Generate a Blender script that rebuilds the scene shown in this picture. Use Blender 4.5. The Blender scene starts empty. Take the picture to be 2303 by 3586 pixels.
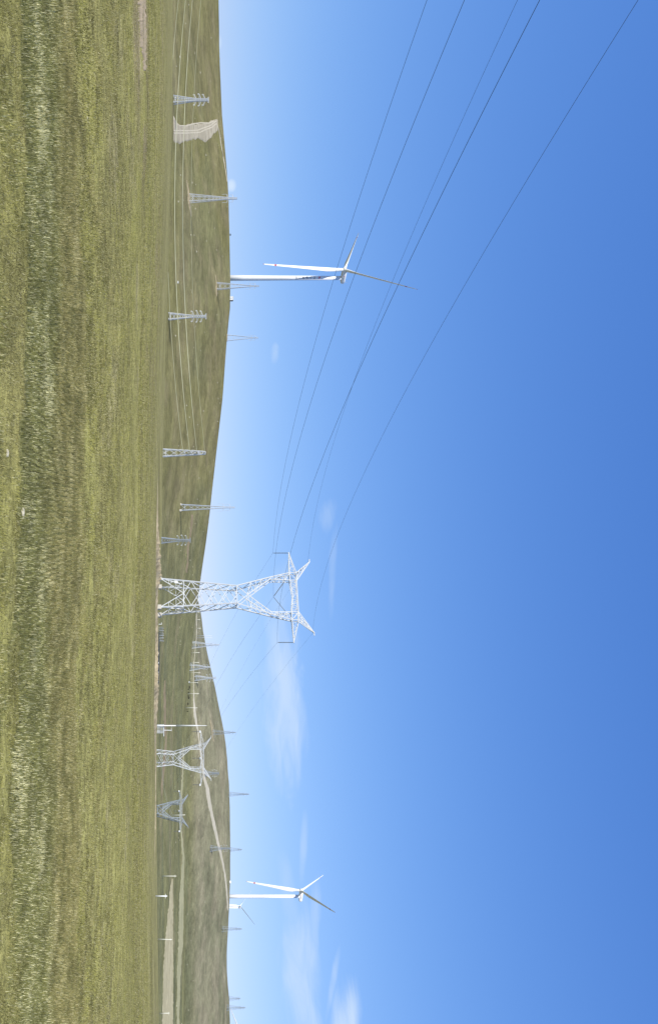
import bpy, bmesh, math, random
import numpy as np
from mathutils import Vector, Matrix, Quaternion

R = math.radians
rng = np.random.default_rng(7)
random.seed(7)
scene = bpy.context.scene
COL = scene.collection

# ------------------------------------------------------------------ camera, sky, sun, exposure
# the photograph is a level view turned on its side: world up is picture right
F, CX, VH, EYE = 2900.0, 1793.0, 590.0, 1.6
cam_d = bpy.data.cameras.new("camera")
cam = bpy.data.objects.new("camera", cam_d)
COL.objects.link(cam)
scene.camera = cam
cam_d.sensor_fit = 'VERTICAL'
cam_d.sensor_height = 36.0
cam_d.lens = F / 3586.0 * 36.0
cam_d.shift_x = (1151.5 - VH) / 3586.0
cam_d.clip_start = 0.1
cam_d.clip_end = 60000.0
cam.matrix_world = Matrix(((0, -1, 0, 0), (0, 0, -1, 0), (1, 0, 0, EYE), (0, 0, 0, 1)))

SUN_EL = R(47)
SUN_AZ = math.atan2(-0.62, -0.78)      # towards the sun, measured from +Y to +X
sun_dir = Vector((math.sin(SUN_AZ) * math.cos(SUN_EL), math.cos(SUN_AZ) * math.cos(SUN_EL), math.sin(SUN_EL)))
sd = bpy.data.lights.new("sun", 'SUN')
sd.energy = 4.2
sd.angle = R(0.55)
sd.color = (1.0, 0.955, 0.88)
sun = bpy.data.objects.new("sun", sd)
COL.objects.link(sun)
sun.rotation_euler = sun_dir.to_track_quat('Z', 'Y').to_euler()

scene.view_settings.view_transform = 'Standard'
scene.view_settings.look = 'None'
scene.view_settings.gamma = 1
scene.view_settings.exposure = 0.55
scene.view_settings.use_curve_mapping = False

world = bpy.data.worlds.new("World")
scene.world = world
world.use_nodes = True
wt = world.node_tree
wt.nodes.clear()
def wn(t, **k):
    n = wt.nodes.new(t)
    for a, b in k.items():
        setattr(n, a, b)
    return n
def wl(a, b): wt.links.new(a, b)
def wmath(op, a, b=None, c=None):
    n = wn('ShaderNodeMath', operation=op)
    for i, v in enumerate((a, b, c)):
        if v is None: continue
        if hasattr(v, 'links'): wl(v, n.inputs[i])
        else: n.inputs[i].default_value = v
    return n.outputs[0]
sky = wn('ShaderNodeTexSky')
sky.sky_type = 'NISHITA'
sky.sun_disc = False
sky.sun_elevation = SUN_EL
sky.sun_rotation = SUN_AZ
sky.altitude = 1000
sky.air_density = 1.0
sky.dust_density = 0.4
sky.ozone_density = 2.0
sxyz = wn('ShaderNodeSeparateColor'); wl(sky.outputs[0], sxyz.inputs[0])
tint = wn('ShaderNodeCombineColor')        # the clear, deep blue of high dry air
EXPK = 0.1 * 2 ** scene.view_settings.exposure
for ch, (a_, g_) in enumerate(((.673, 1.04), (.70, .757), (.985, .47))):
    v = wmath('POWER', wmath('MULTIPLY', sxyz.outputs[ch], EXPK), g_)
    wl(wmath('MULTIPLY', v, a_ / EXPK), tint.inputs[ch])
geo = wn('ShaderNodeNewGeometry')
tc = wn('ShaderNodeTexCoord')
sep = wn('ShaderNodeSeparateXYZ')
wl(tc.outputs['Generated'], sep.inputs[0])
az = wmath('ARCTAN2', sep.outputs[0], sep.outputs[1])
el = wmath('ARCSINE', sep.outputs[2])
comb = wn('ShaderNodeCombineXYZ')
wl(az, comb.inputs[0]); wl(el, comb.inputs[1])
def wnoise(scale, sx, sy, detail=5, rough=0.55, dist=0.6, off=0.0):
    m = wn('ShaderNodeMapping')
    wl(comb.outputs[0], m.inputs[0])
    m.inputs['Scale'].default_value = (sx, sy, 1)
    m.inputs['Location'].default_value = (off, off * .7, 0)
    n = wn('ShaderNodeTexNoise')
    n.inputs['Scale'].default_value = scale
    n.inputs['Detail'].default_value = detail
    n.inputs['Roughness'].default_value = rough
    n.inputs['Distortion'].default_value = dist
    wl(m.outputs[0], n.inputs['Vector'])
    return n.outputs[0]
def azel(U, V):
    x = (U - CX) / F; z = (V - VH) / F
    return math.atan2(x, 1), math.atan2(z, math.hypot(x, 1))
wob = wnoise(9, 1, 2.5, 3, .5, .3, 3.1)
clouds = None
# thin clouds: centre and half size in direction, tilt, strength, noise offset
for (U, V, hu, hv, tilt, amp, off) in ((2430, 990, 330, 82, -.03, .72, 0.3), (2230, 985, 300, 60, 0.02, .35, 1.9), (3400, 1055, 380, 72, .03, .62, 4.2),
                                       (3230, 1100, 200, 26, 0.10, .35, 2.2), (3560, 1215, 210, 62, .22, .80, 6.6), (2960, 1062, 140, 16, .12, .35, 9.1),
                                       (3140, 1010, 190, 34, -.1, .25, 5.5), (646, 808, 24, 20, 0, 1.0, 7.7), (150, 770, 30, 8, 0, .6, 8.8),
                                       (1240, 962, 44, 18, 0, .35, 3.3), (1800, 1145, 80, 36, .1, .30, 1.1), (1980, 1165, 190, 16, .06, .22, 2.7),
                                       (3440, 1165, 140, 14, .28, .4, 11.7)):
    a0, e0 = azel(U, V); a1, e1 = azel(U + hu, V); _, e2 = azel(U, V + hv)
    ra, re = abs(a1 - a0), abs(e2 - e0)
    da = wmath('SUBTRACT', az, a0); de = wmath('SUBTRACT', el, e0)
    de = wmath('ADD', de, wmath('MULTIPLY', da, tilt))
    de = wmath('ADD', de, wmath('MULTIPLY', wmath('SUBTRACT', wob, .5), re * .9))
    da = wmath('ADD', da, wmath('MULTIPLY', wmath('SUBTRACT', wob, .5), ra * 0.9))
    q = wmath('ADD', wmath('POWER', wmath('ABSOLUTE', wmath('DIVIDE', da, ra)), 2.2), wmath('POWER', wmath('ABSOLUTE', wmath('DIVIDE', de, re)), 2.0))
    big = hu > 60
    n = wnoise(11 if big else 30, 1.0, 4.5 if big else 1.5, 8, .56, 1.3, off)
    n2 = wnoise(4 if big else 12, 1.0, 5.0 if big else 1.5, 3, .5, .8, off + 5)
    v = wmath('SUBTRACT', wmath('ADD', wmath('MULTIPLY', n, .65), wmath('MULTIPLY', n2, .75)), wmath('MULTIPLY', q, .40))
    s = wn('ShaderNodeMapRange', interpolation_type='SMOOTHSTEP')
    wl(v, s.inputs[0]); s.inputs[1].default_value = .26; s.inputs[2].default_value = .86
    s.inputs[3].default_value = 0; s.inputs[4].default_value = 1
    c = wmath('MULTIPLY', s.outputs[0], amp)
    clouds = c if clouds is None else wmath('MAXIMUM', clouds, c)
cm = wn('ShaderNodeMix', data_type='RGBA')
wl(clouds, cm.inputs[0]); wl(tint.outputs[0], cm.inputs[6])
cm.inputs[7].default_value = (4.45, 5.45, 6.8, 1)
bg = wn('ShaderNodeBackground')
bg.inputs[1].default_value = 0.10
wl(cm.outputs[2], bg.inputs[0])
wo = wn('ShaderNodeOutputWorld')
wl(bg.outputs[0], wo.inputs[0])

# ------------------------------------------------------------------ helpers
def srgb(r, g, b):
    return tuple(((c / 255.0) / 12.92 if c / 255.0 <= .04045 else ((c / 255.0 + .055) / 1.055) ** 2.4) for c in (r, g, b))

def tag(o, label=None, cat=None, group=None, kind=None):
    if label: o['label'] = label
    if cat: o['category'] = cat
    if group: o['group'] = group
    if kind: o['kind'] = kind
    return o

def link(o, parent=None):
    COL.objects.link(o)
    if parent is not None: o.parent = parent
    return o

def empty(name, loc, rz=0.0, label=None, cat=None, group=None, scale=1.0):
    o = bpy.data.objects.new(name, None)
    o.empty_display_size = 0.5
    COL.objects.link(o)
    o.location = loc
    o.rotation_euler = (0, 0, rz)
    o.scale = (scale, scale, scale) if not hasattr(scale, '__len__') else scale
    return tag(o, label, cat, group)

def mesh_obj(name, verts, faces, mat, parent=None, smooth=False):
    me = bpy.data.meshes.new(name)
    me.from_pydata([tuple(v) for v in verts], [], faces)
    me.update()
    if smooth: me.shade_smooth()
    if mat: me.materials.append(mat)
    return link(bpy.data.objects.new(name, me), parent)

def big_mesh(name, verts, quads, mat, cols=None, smooth=True, parent=None, tri=False):
    n = 3 if tri else 4
    me = bpy.data.meshes.new(name)
    me.vertices.add(len(verts)); me.vertices.foreach_set('co', np.asarray(verts, np.float32).ravel())
    k = len(quads)
    me.loops.add(k * n); me.loops.foreach_set('vertex_index', np.asarray(quads, np.int32).ravel())
    me.polygons.add(k)
    me.polygons.foreach_set('loop_start', np.arange(0, k * n, n, dtype=np.int32))
    me.update(calc_edges=True)
    if smooth: me.shade_smooth()
    if cols is not None:
        a = me.color_attributes.new('tone', 'FLOAT_COLOR', 'POINT')
        c = np.ones((len(verts), 4), np.float32); c[:, :3] = cols
        a.data.foreach_set('color', c.ravel())
    if mat: me.materials.append(mat)
    me.validate()
    return link(bpy.data.objects.new(name, me), parent)

# ---- value noise in numpy
def vnoise(x, y, seed=0):
    xi = np.floor(x).astype(np.int64); yi = np.floor(y).astype(np.int64)
    fx = x - xi; fy = y - yi
    fx = fx * fx * (3 - 2 * fx); fy = fy * fy * (3 - 2 * fy)
    def h(a, b):
        n = (a * 374761393 + b * 668265263 + seed * 974634777) & 0x7fffffff
        n = ((n ^ (n >> 13)) * 1274126177) & 0x7fffffff
        return ((n ^ (n >> 16)) & 0xffff) / 65535.0
    return (h(xi, yi) * (1 - fx) + h(xi + 1, yi) * fx) * (1 - fy) + (h(xi, yi + 1) * (1 - fx) + h(xi + 1, yi + 1) * fx) * fy
def fbm(x, y, seed=0, oct=4, gain=.5):
    s = 0; a = 1; t = 0
    for i in range(oct):
        s = s + a * vnoise(x * 2 ** i + 13.7 * i, y * 2 ** i + 7.1 * i, seed + i); t += a; a *= gain
    return s / t
def sstep(a, b, x):
    t = np.clip((x - a) / (b - a), 0, 1)
    return t * t * (3 - 2 * t)

# ------------------------------------------------------------------ the lie of the land
UC = [0, 200, 500, 975, 1300, 1580, 1800, 1900, 2000, 2200, 2400, 2600, 3000, 3300, 3586]
VC = [606, 606, 602, 589, 578, 571, 568, 565, 561, 556, 553, 549, 549, 553, 557]
US1 = [-1500, 0, 160, 400, 600, 700, 980, 1080, 1200, 1400, 1600, 1800, 1900, 2030, 2104, 2250, 2300, 2400, 2500, 2600, 3000, 3586, 5000]
VS1 = [740, 766, 768, 778, 795, 801, 808, 807, 795, 780, 757, 735, 722, 703, 693, 674, 668, 662, 656, 652, 648, 645, 640]
US2 = [-1500, 1700, 1900, 2000, 2100, 2133, 2210, 2280, 2340, 2400, 2450, 2500, 2560, 2600, 2660, 2740, 2860, 3000, 3080, 3150, 3250, 3330, 3400, 3450, 3500, 3586, 5000]
VS2 = [540, 560, 620, 660, 691, 700, 712, 726, 739, 753, 763, 773, 785, 790, 796, 801, 804, 805, 806, 804, 798, 794, 794, 797, 803, 806, 780]
def crest_d(u):
    return 300 - 60 * sstep(1450, 1850, u)
def Zrel(u, D):
    """height relative to the eye at picture bearing u and depth D"""
    u = np.asarray(u, float); D = np.asarray(D, float)
    vc = np.interp(u, UC, VC); dc = crest_d(u)
    zc = (vc - VH) * dc / F
    z_near = -1.6 + (zc + 1.6) * D / dc
    w = sstep(1450, 1900, u)
    s1 = np.interp(u, US1, VS1); s2 = np.interp(u, US2, VS2)
    df = 440 + 80 * w
    z_foot = ((vc - 1) - VH) * df / F
    dl = (dc + df) / 2
    z_dip = (1 - w) * ((vc - 20 - VH) * dl / F) + w * (-19.0)
    # crest -> dip -> foot
    t = np.clip((D - dc) / (dl - dc), 0, 1); tt = t * t * (3 - 2 * t)
    za = zc + (z_dip - zc) * tt
    t = np.clip((D - dl) / (df - dl), 0, 1); tt = t * t * (3 - 2 * t)
    zb = z_dip + (z_foot - z_dip) * tt
    t = np.clip((D - df) / (850 - df), 0, 1)
    v1 = (vc - 1) + (s1 - vc + 1) * (1 - (1 - t) ** 1.25)
    zh = (v1 - VH) * D / F
    t = np.clip((D - 850) / 380, 0, 1)
    sag = 9 * sstep(2750, 2350, u) * np.sin(np.clip(t * 5, 0, 1) * np.pi) 
    v2 = s1 + (s2 - s1) * (t * (2 - t)) - sag
    z2 = (v2 - VH) * D / F
    zt2 = (s2 - VH) * 1230 / F
    z3 = zt2 - (D - 1230) * .02 - np.clip(D - 1230, 0, 700) ** 2 * .00018
    z = np.where(D < dc, z_near, np.where(D < dl, za, np.where(D < df, zb, np.where(D < 850, zh, np.where(D < 1230, z2, z3)))))
    # undulation
    x = (u - CX) * D / F
    far = sstep(430, 560, D)
    z = z + far * ((fbm(x / 120, D / 150, 5, 3) - .5) * 3.0 + (fbm(x / 38, D / 60, 9, 3) - .5) * 1.1) * (1 - .6 * sstep(780, 850, D) * sstep(900, 850, D))
    nr = 1 - sstep(150, 230, D)
    z = z + (1 - sstep(30, 60, D)) * (fbm(x / .55, D / .7, 25, 3) - .5) * .075
    z = z + nr * ((fbm(x / 3.1, D / 3.1, 21, 3) - .5) * .07 + (fbm(x / 14, D / 14, 22, 2) - .5) * .16 * sstep(8, 25, D))
    return z
def H(x, y):
    x = np.asarray(x, float); y = np.asarray(y, float)
    ye = np.maximum(y, 3.0)
    u = np.clip(CX + F * x / ye, -6000, 9000)
    return Zrel(u, ye) + EYE
DARR = np.concatenate([np.arange(5, 60, .1), np.arange(60, 300, .5), np.arange(300, 1400, 1.0)])
def hit(U, V, dmin=5.0, dmax=1400.0):
    d = DARR[(DARR >= dmin) & (DARR <= dmax)]
    z = Zrel(np.full_like(d, U), d)
    v = VH + F * z / d
    i = int(np.argmax(v >= V))
    if v[i] < V: i = int(np.argmax(v))
    D = float(d[i])
    return Vector(((U - CX) * D / F, D, float(z[i]) + EYE))
def at(U, V, D):
    return Vector(((U - CX) * D / F, D, (V - VH) * D / F + EYE))
def ground(x, y): return float(H(x, y))

# ------------------------------------------------------------------ materials
def new_mat(name):
    m = bpy.data.materials.new(name); m.use_nodes = True
    nt = m.node_tree
    return m, nt, nt.nodes['Principled BSDF']
def ramp(nt, fac, stops):
    r = nt.nodes.new('ShaderNodeValToRGB'); e = r.color_ramp.elements
    e[0].position, e[0].color = stops[0][0], (*stops[0][1], 1)
    e[1].position, e[1].color = stops[1][0], (*stops[1][1], 1)
    for p, c in stops[2:]:
        k = e.new(p); k.color = (*c, 1)
    nt.links.new(fac, r.inputs[0]); return r.outputs[0]
def mul(nt, a, b, f=1.0):
    n = nt.nodes.new('ShaderNodeMix'); n.data_type = 'RGBA'; n.blend_type = 'MULTIPLY'; n.inputs[0].default_value = f
    nt.links.new(a, n.inputs[6]); nt.links.new(b, n.inputs[7]); return n.outputs[2]
def noise(nt, vec, scale, detail=4, rough=.6, sc=(1, 1, 1), dist=0.0):
    mp = nt.nodes.new('ShaderNodeMapping'); mp.inputs['Scale'].default_value = sc
    nt.links.new(vec, mp.inputs[0])
    n = nt.nodes.new('ShaderNodeTexNoise'); n.inputs['Scale'].default_value = scale
    n.inputs['Detail'].default_value = detail; n.inputs['Roughness'].default_value = rough; n.inputs['Distortion'].default_value = dist
    nt.links.new(mp.outputs[0], n.inputs['Vector']); return n.outputs[0]
def simple(name, col, rough=.6, metal=0.0, var=.12, scale=3.0, spec=.5):
    m, nt, b = new_mat(name)
    tcn = nt.nodes.new('ShaderNodeTexCoord')
    n = noise(nt, tcn.outputs['Object'], scale, 5, .6)
    lo = tuple(c * (1 - var) for c in col); hi = tuple(min(1, c * (1 + var)) for c in col)
    c = ramp(nt, n, [(.3, lo), (.7, hi)])
    nt.links.new(c, b.inputs['Base Color'])
    b.inputs['Roughness'].default_value = rough; b.inputs['Metallic'].default_value = metal
    b.inputs['Specular IOR Level'].default_value = spec
    return m

M_steel = simple('galvanised_steel', (.58, .60, .61), .5, .0, .06, .8)
M_steel_far = simple('weathered_steel', (.50, .54, .58), .5, .0, .1, .5)
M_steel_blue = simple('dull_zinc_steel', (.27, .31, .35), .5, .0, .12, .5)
M_concrete = simple('pale_concrete', (.52, .49, .43), .9, 0, .12, 2.5, .2)
M_stone = simple('pale_stone', (.40, .37, .27), .95, 0, .25, 9, .1)
M_pole = simple('spun_concrete', (.62, .61, .50), .85, 0, .08, 1.0, .2)
M_wire = simple('aluminium_conductor', (.07, .10, .15), .6, 0, .05, 1.0, .1)
M_wire_pale = simple('sunlit_conductor', (.50, .50, .34), .6, 0, .05, .2, .2)  # pale yellow of wire lit by the sun, put into the base colour
M_ins = simple('grey_insulator', (.10, .11, .11), .45, 0, .1, 4)
M_white = simple('white_paint', (.80, .81, .80), .4, 0, .03, .3)
M_dark = simple('dark_metal', (.035, .045, .06), .5, 0, .15, 1)
M_red = simple('red_band_paint', (.42, .02, .035), .5, 0, .1, .5)
M_ink = simple('dark_blue_lettering', (.03, .045, .09), .5, 0, .05, .5)
M_logo = simple('magenta_emblem', (.62, .03, .13), .5, 0, .05, .5)
M_hide = simple('black_hide', (.018, .014, .012), .8, 0, .2, 2, .2)
M_shed = simple('shed_paint', (.78, .79, .76), .5, 0, .04, 1)
M_soil = None

def ground_mat(name, detail=True):
    m, nt, b = new_mat(name)
    at_ = nt.nodes.new('ShaderNodeAttribute'); at_.attribute_name = 'tone'
    tcn = nt.nodes.new('ShaderNodeTexCoord'); P = tcn.outputs['Object']
    c = at_.outputs['Color']
    for sc, lo, hi, str_ in ((.035, .36, .64, (.80, 1.20)), (.22, .34, .66, (.80, 1.20)), (1.5, .34, .66, (.72, 1.30)), (9.0, .32, .68, (.62, 1.42)), (45.0, .34, .66, (.66, 1.36))):
        n = noise(nt, P, sc, 4, .62, (1, 1, .3), .3)
        r = ramp(nt, n, [(lo, (str_[0],) * 3), (hi, (str_[1],) * 3)])
        c = mul(nt, c, r)
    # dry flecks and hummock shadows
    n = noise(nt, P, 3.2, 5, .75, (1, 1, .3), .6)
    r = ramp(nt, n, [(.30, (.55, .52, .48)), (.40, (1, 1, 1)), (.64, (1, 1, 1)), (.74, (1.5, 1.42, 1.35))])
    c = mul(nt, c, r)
    nt.links.new(c, b.inputs['Base Color'])
    b.inputs['Roughness'].default_value = 1.0
    b.inputs['Specular IOR Level'].default_value = 0.05
    bm = nt.nodes.new('ShaderNodeBump'); bm.inputs['Strength'].default_value = .5; bm.inputs['Distance'].default_value = .05
    nt.links.new(noise(nt, P, 8.0, 6, .7), bm.inputs['Height'])
    nt.links.new(bm.outputs[0], b.inputs['Normal'])
    return m
M_ground = ground_mat('steppe_ground')

# ------------------------------------------------------------------ ground colours (true surface colour)
OLIVE = np.array([.215, .200, .068]); YG = np.array([.222, .210, .067]); DARKG = np.array([.090, .092, .036])
TAN = np.array([.30, .26, .16]); BROWNH = np.array([.172, .162, .098]); HILLG = np.array([.140, .131, .051]); VALG = np.array([.122, .120, .056])
GREYG = np.array([.115, .118, .065])
def mix(a, b, t): return a * (1 - t)[..., None] + b * t[..., None]
def band_mask(x, y):
    """strip of longer blue-green grass about nine to fifteen metres off"""
    e = (fbm(x / 1.6, y / .9, 31, 4) - .5) * 1.6 + (fbm(x / .3, y / .3, 32, 3) - .5) * .9
    y0 = 8.85 + .10 * np.clip(x / 4, -1, 2) * 0 - .5 * sstep(-3, -6, x) + e * .9
    y1 = 15.3 - 3.2 * sstep(-3.0, -7.5, x) + e * 2.2
    return sstep(y0 - .12, y0 + .12, y) * (1 - sstep(y1 - .4, y1 + .4, y))
def tone(x, y):
    x = np.asarray(x, float); y = np.asarray(y, float)
    ye = np.maximum(y, 3); u = CX + F * x / ye
    near = OLIVE + np.zeros(x.shape + (3,))
    near = mix(near, YG, .6 * sstep(.35, .65, fbm(x / 5, y / 6, 41, 4)))
    near = mix(near, np.array([.20, .178, .072]), .3 * sstep(.52, .68, fbm(x / 9 + 5, y / 14, 43, 4)))
    near = mix(near, np.array([.170, .156, .064]), .85 * sstep(30, 110, y))
    near = mix(near, np.array([.26, .225, .13]), .4 * sstep(.62, .72, fbm(x / 2.2, y / 3.5, 44, 5)) * sstep(14, 22, y))
    near = mix(near, DARKG * 1.0, .8 * band_mask(x, y))
    # brownish belts on the left of the meadow
    bel = sstep(58, 64, y) * (1 - sstep(95, 115, y)) * sstep(-4, -16, x) * sstep(.46, .60, fbm(x / 6, y / 7, 47, 5))
    near = mix(near, np.array([.185, .150, .092]), .5 * bel)
    halo = sstep(29, 33, y) * (1 - sstep(44, 50, y)) * sstep(-14, -19, x) * sstep(.38, .55, fbm(x / 3, y / 3, 48, 5))
    near = mix(near, np.array([.20, .16, .10]), .75 * halo)
    hill = HILLG + np.zeros_like(near)
    hill = mix(hill, np.array([.142, .126, .058]), sstep(.35, .65, fbm(x / 90, y / 110, 51, 4)) * .6)
    hill = mix(hill, GREYG, .32 * sstep(.52, .7, fbm(x / 60, y / 200 + 4, 52, 4)))
    hill = mix(hill, np.array([.175, .150, .08]), .45 * sstep(.5, .75, fbm(x / 16, y / 30, 55, 4)))
    wv = sstep(1600, 2200, u)
    val = mix(VALG + np.zeros_like(near), np.array([.138, .134, .060]), sstep(.4, .6, fbm(x / 200, y / 40, 61, 4)))
    val = mix(val, np.array([.098, .102, .055]), .7 * sstep(.5, .65, fbm(x / 120, y / 22, 62, 4)))
    val = mix(val, np.array([.165, .145, .08]), .6 * sstep(.60, .70, fbm(x / 40, y / 18, 63, 4)))
    hill = mix(hill, val, wv)
    br = mix(BROWNH + np.zeros_like(near), np.array([.140, .136, .080]), sstep(.4, .62, fbm(x / 110, y / 50, 71, 4)))
    br = mix(br, np.array([.205, .182, .118]), .6 * sstep(.52, .66, fbm(x / 45, y / 30, 73, 5)))
    hill = mix(hill, br, sstep(850, 930, y) * sstep(1900, 2100, u))
    hill = hill * (.86 + .28 * fbm(x / 9, y / 34, 66, 3))[..., None]
    c = mix(near, hill, sstep(250, 330, y))
    return c

# ------------------------------------------------------------------ terrain sheets
def build_terrain():
    s_in = np.linspace(-.66, .66, 480)
    s = np.concatenate([np.linspace(-2.6, -.68, 46), s_in, np.linspace(.68, 2.6, 46)])
    D = np.concatenate([np.linspace(-9, 5, 12), 5.4 * 1.0125 ** np.arange(0, 440)])
    D = np.concatenate([D[D < 1260], np.linspace(1262, 2300, 14)])
    S, DD = np.meshgrid(s, D)
    X = S * (np.maximum(DD, -9) + 12)
    Z = H(X, DD)
    V = np.stack([X, DD, Z], -1).reshape(-1, 3)
    nr, nc = S.shape
    i = np.arange(nr - 1)[:, None] * nc + np.arange(nc - 1)[None, :]
    q = np.stack([i, i + 1, i + nc + 1, i + nc], -1).reshape(-1, 4)
    c = tone(X, DD).reshape(-1, 3)
    o = big_mesh('ground', V, q, M_ground, c)
    tag(o, 'olive green steppe grassland rising into low treeless hills', kind='structure')
    # wide low plain round everything, out to the horizon
    n = 96; vs = []; fs = []
    rr = [60, 400, 1500, 4000, 12000, 30000]
    for r in rr:
        for k in range(n):
            a = 2 * math.pi * k / n
            vs.append((r * math.cos(a), r * math.sin(a), -60 if r > 100 else -60))
    for a in range(len(rr) - 1):
        for k in range(n):
            fs.append([a * n + k, a * n + (k + 1) % n, (a + 1) * n + (k + 1) % n, (a + 1) * n + k])
    vs.append((0, 0, -60)); 
    vs = np.array(vs)
    cc = np.tile(np.array([.15, .155, .08]), (len(vs), 1))
    o = big_mesh('distant_plain', vs, np.array(fs), M_ground, cc)
    tag(o, 'grassy plain stretching away beyond the hills', kind='structure')
build_terrain()

# ------------------------------------------------------------------ draped sheets: tracks, bare fields, dug soil
def soil_mat(name, a, b_, sc=1.0):
    m, nt, b = new_mat(name)
    tcn = nt.nodes.new('ShaderNodeTexCoord'); P = tcn.outputs['Object']
    n = noise(nt, P, .12 * sc, 6, .7, (1, 1, .3), .5)
    c = ramp(nt, n, [(.35, a), (.65, b_)])
    n2 = noise(nt, P, 1.3 * sc, 5, .7, (1, 1, .3), .5)
    c = mul(nt, c, ramp(nt, n2, [(.3, (.75, .75, .74)), (.7, (1.2, 1.2, 1.2))]))
    nt.links.new(c, b.inputs['Base Color']); b.inputs['Roughness'].default_value = 1
    b.inputs['Specular IOR Level'].default_value = .05
    return m
M_track = soil_mat('pale_dirt', (.37, .33, .24), (.46, .42, .32))
M_graded = soil_mat('graded_earth', (.24, .215, .15), (.36, .325, .24), .6)
M_field = soil_mat('bare_field', (.27, .245, .145), (.38, .34, .215), .5)
M_road = soil_mat('pale_gravel', (.34, .315, .235), (.42, .385, .30), .7)
M_field2 = soil_mat('dry_field', (.235, .230, .130), (.32, .30, .18), .5)
M_dug = soil_mat('dug_sand', (.20, .165, .095), (.42, .35, .22), 6)
M_brown = soil_mat('brown_scar', (.165, .135, .08), (.23, .185, .115), 1)
M_pink = soil_mat('pinkish_dry_earth', (.24, .20, .125), (.38, .30, .205), 3)

def drape(name, rows, mat, label, off=.25, step=6.0, ragged=1.2, nv=7, dmin=5, dmax=1400, kind='structure', seed=1, rag_len=9.0):
    us = [r[0] for r in rows]; lo = [r[1] for r in rows]; hi = [r[2] for r in rows]
    U = np.arange(us[0], us[-1] + .1, step)
    L = np.interp(U, us, lo); Hh = np.interp(U, us, hi)
    g = np.minimum(1, (Hh - L) / 3.0)
    L = L + (fbm(U / rag_len, U * 0 + seed, seed, 4) - .5) * 2 * ragged * g
    Hh = Hh + (fbm(U / rag_len, U * 0 + seed + 9, seed + 5, 4) - .5) * 2 * ragged * g
    Hh = np.maximum(Hh, L + .25)
    vs = []; 
    for k, u in enumerate(U):
        for j in range(nv):
            p = hit(u, L[k] + (Hh[k] - L[k]) * j / (nv - 1), dmin, dmax)
            e_ = j in (0, nv - 1) or k in (0, len(U) - 1)
            vs.append((p.x, p.y, p.z + (-off if e_ else off)))
    fs = []
    for k in range(len(U) - 1):
        for j in range(nv - 1):
            a = k * nv + j; fs.append([a, a + nv, a + nv + 1, a + 1])
    o = mesh_obj(name, vs, fs, mat, smooth=True)
    return tag(o, label, kind=kind)

def drape_v(name, rows, mat, label, off, step, ragged, rag_len, seed, dmin):
    V = np.arange(rows[0][0], rows[-1][0] + .1, step); vs = []; fs = []; nv = 14
    L = np.interp(V, [r[0] for r in rows], [r[1] for r in rows]) + (fbm(V / rag_len, V * 0 + seed, seed, 5) - .5) * 2 * ragged
    Rr = np.interp(V, [r[0] for r in rows], [r[2] for r in rows]) + (fbm(V / rag_len, V * 0 + seed + 7, seed + 3, 5) - .5) * 2 * ragged
    for k, v in enumerate(V):
        for j in range(nv):
            p = hit(L[k] + (Rr[k] - L[k]) * j / (nv - 1), v, dmin, 1400)
            vs.append((p.x, p.y, p.z + (-off if j in (0, nv - 1) or k == 0 else off)))
    for k in range(len(V) - 1):
        for j in range(nv - 1):
            a = k * nv + j; fs.append([a, a + 1, a + nv + 1, a + nv])
    return tag(mesh_obj(name, vs, fs, mat, smooth=True), label, kind='structure')
drape_v('dirt_road', [(606.5, 403, 496), (612, 408, 503), (622, 426, 506), (640, 440, 500), (660, 431, 492), (690, 430, 490), (722, 428, 498), (735, 424, 485), (745, 420, 473), (757, 413, 462), (762, 420, 458)],
        M_graded, 'wide graded grey dirt road running up the left hill', .3, 1.6, 8, 9, 3, 400)
for k, pts in enumerate(([(606, 457), (650, 458), (690, 456), (705, 450), (735, 440), (752, 426), (757, 421)], [(606, 466), (650, 466), (700, 463), (715, 455), (740, 446), (757, 432), (764, 450), (775, 520), (790, 590)],
                         [(625, 440), (650, 441), (672, 434), (700, 430), (730, 431), (748, 424)])):
    vs = []; fs = []
    VV = np.arange(pts[0][0], pts[-1][0], 2.0)
    UU = np.interp(VV, [p[0] for p in pts], [p[1] for p in pts])
    for v, u in zip(VV, UU):
        w = 2.2
        for du in (-w, w):
            p = hit(u + du, v, 400, 860); vs.append((p.x, p.y, p.z + .38))
    for i in range(len(VV) - 1): fs.append([2 * i, 2 * i + 1, 2 * i + 3, 2 * i + 2])
    tag(mesh_obj('wheel_track', vs, fs, M_track, smooth=True), 'pale wheel track worn along the dirt road on the left hill', kind='structure')
drape('hill_track', [(430, 755, 762), (455, 763, 769), (480, 768, 772), (540, 778, 781), (600, 789, 791.5), (640, 795, 797)], M_track, 'narrow pale track along the top of the left hill', .4, 5, .5, 3, dmin=400)
drape('valley_road', [(2130, 686.5, 688.5), (2230, 687, 689), (2330, 677, 678), (2408, 677, 678.5), (2450, 676, 681), (2480, 676, 684), (2500, 677, 687), (2530, 683, 690), (2560, 690, 695), (2600, 695, 700), (2640, 700, 706), (2700, 708, 715), (2730, 712, 721), (2760, 719, 733), (2800, 724, 738),
      (2850, 735, 747), (2900, 746, 758), (2950, 758, 768), (2990, 768, 777), (3020, 776, 783), (3060, 784, 790), (3100, 789, 795), (3150, 794, 798), (3190, 796, 800)],
      M_road, 'wide pale gravel road climbing the brown hill on the right', .35, 4, 1.3, 9, dmin=500, seed=11)
drape('bare_strip', [(3075, 602.5, 603.5), (3100, 597, 605), (3200, 588, 606), (3300, 577, 607), (3345, 574, 608), (3400, 571, 608), (3500, 568, 608), (3700, 566, 608)], M_field,
      'pale bare field strip in the valley at the right edge', .3, 4, 2.6, 16, dmin=500, seed=14)
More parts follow.
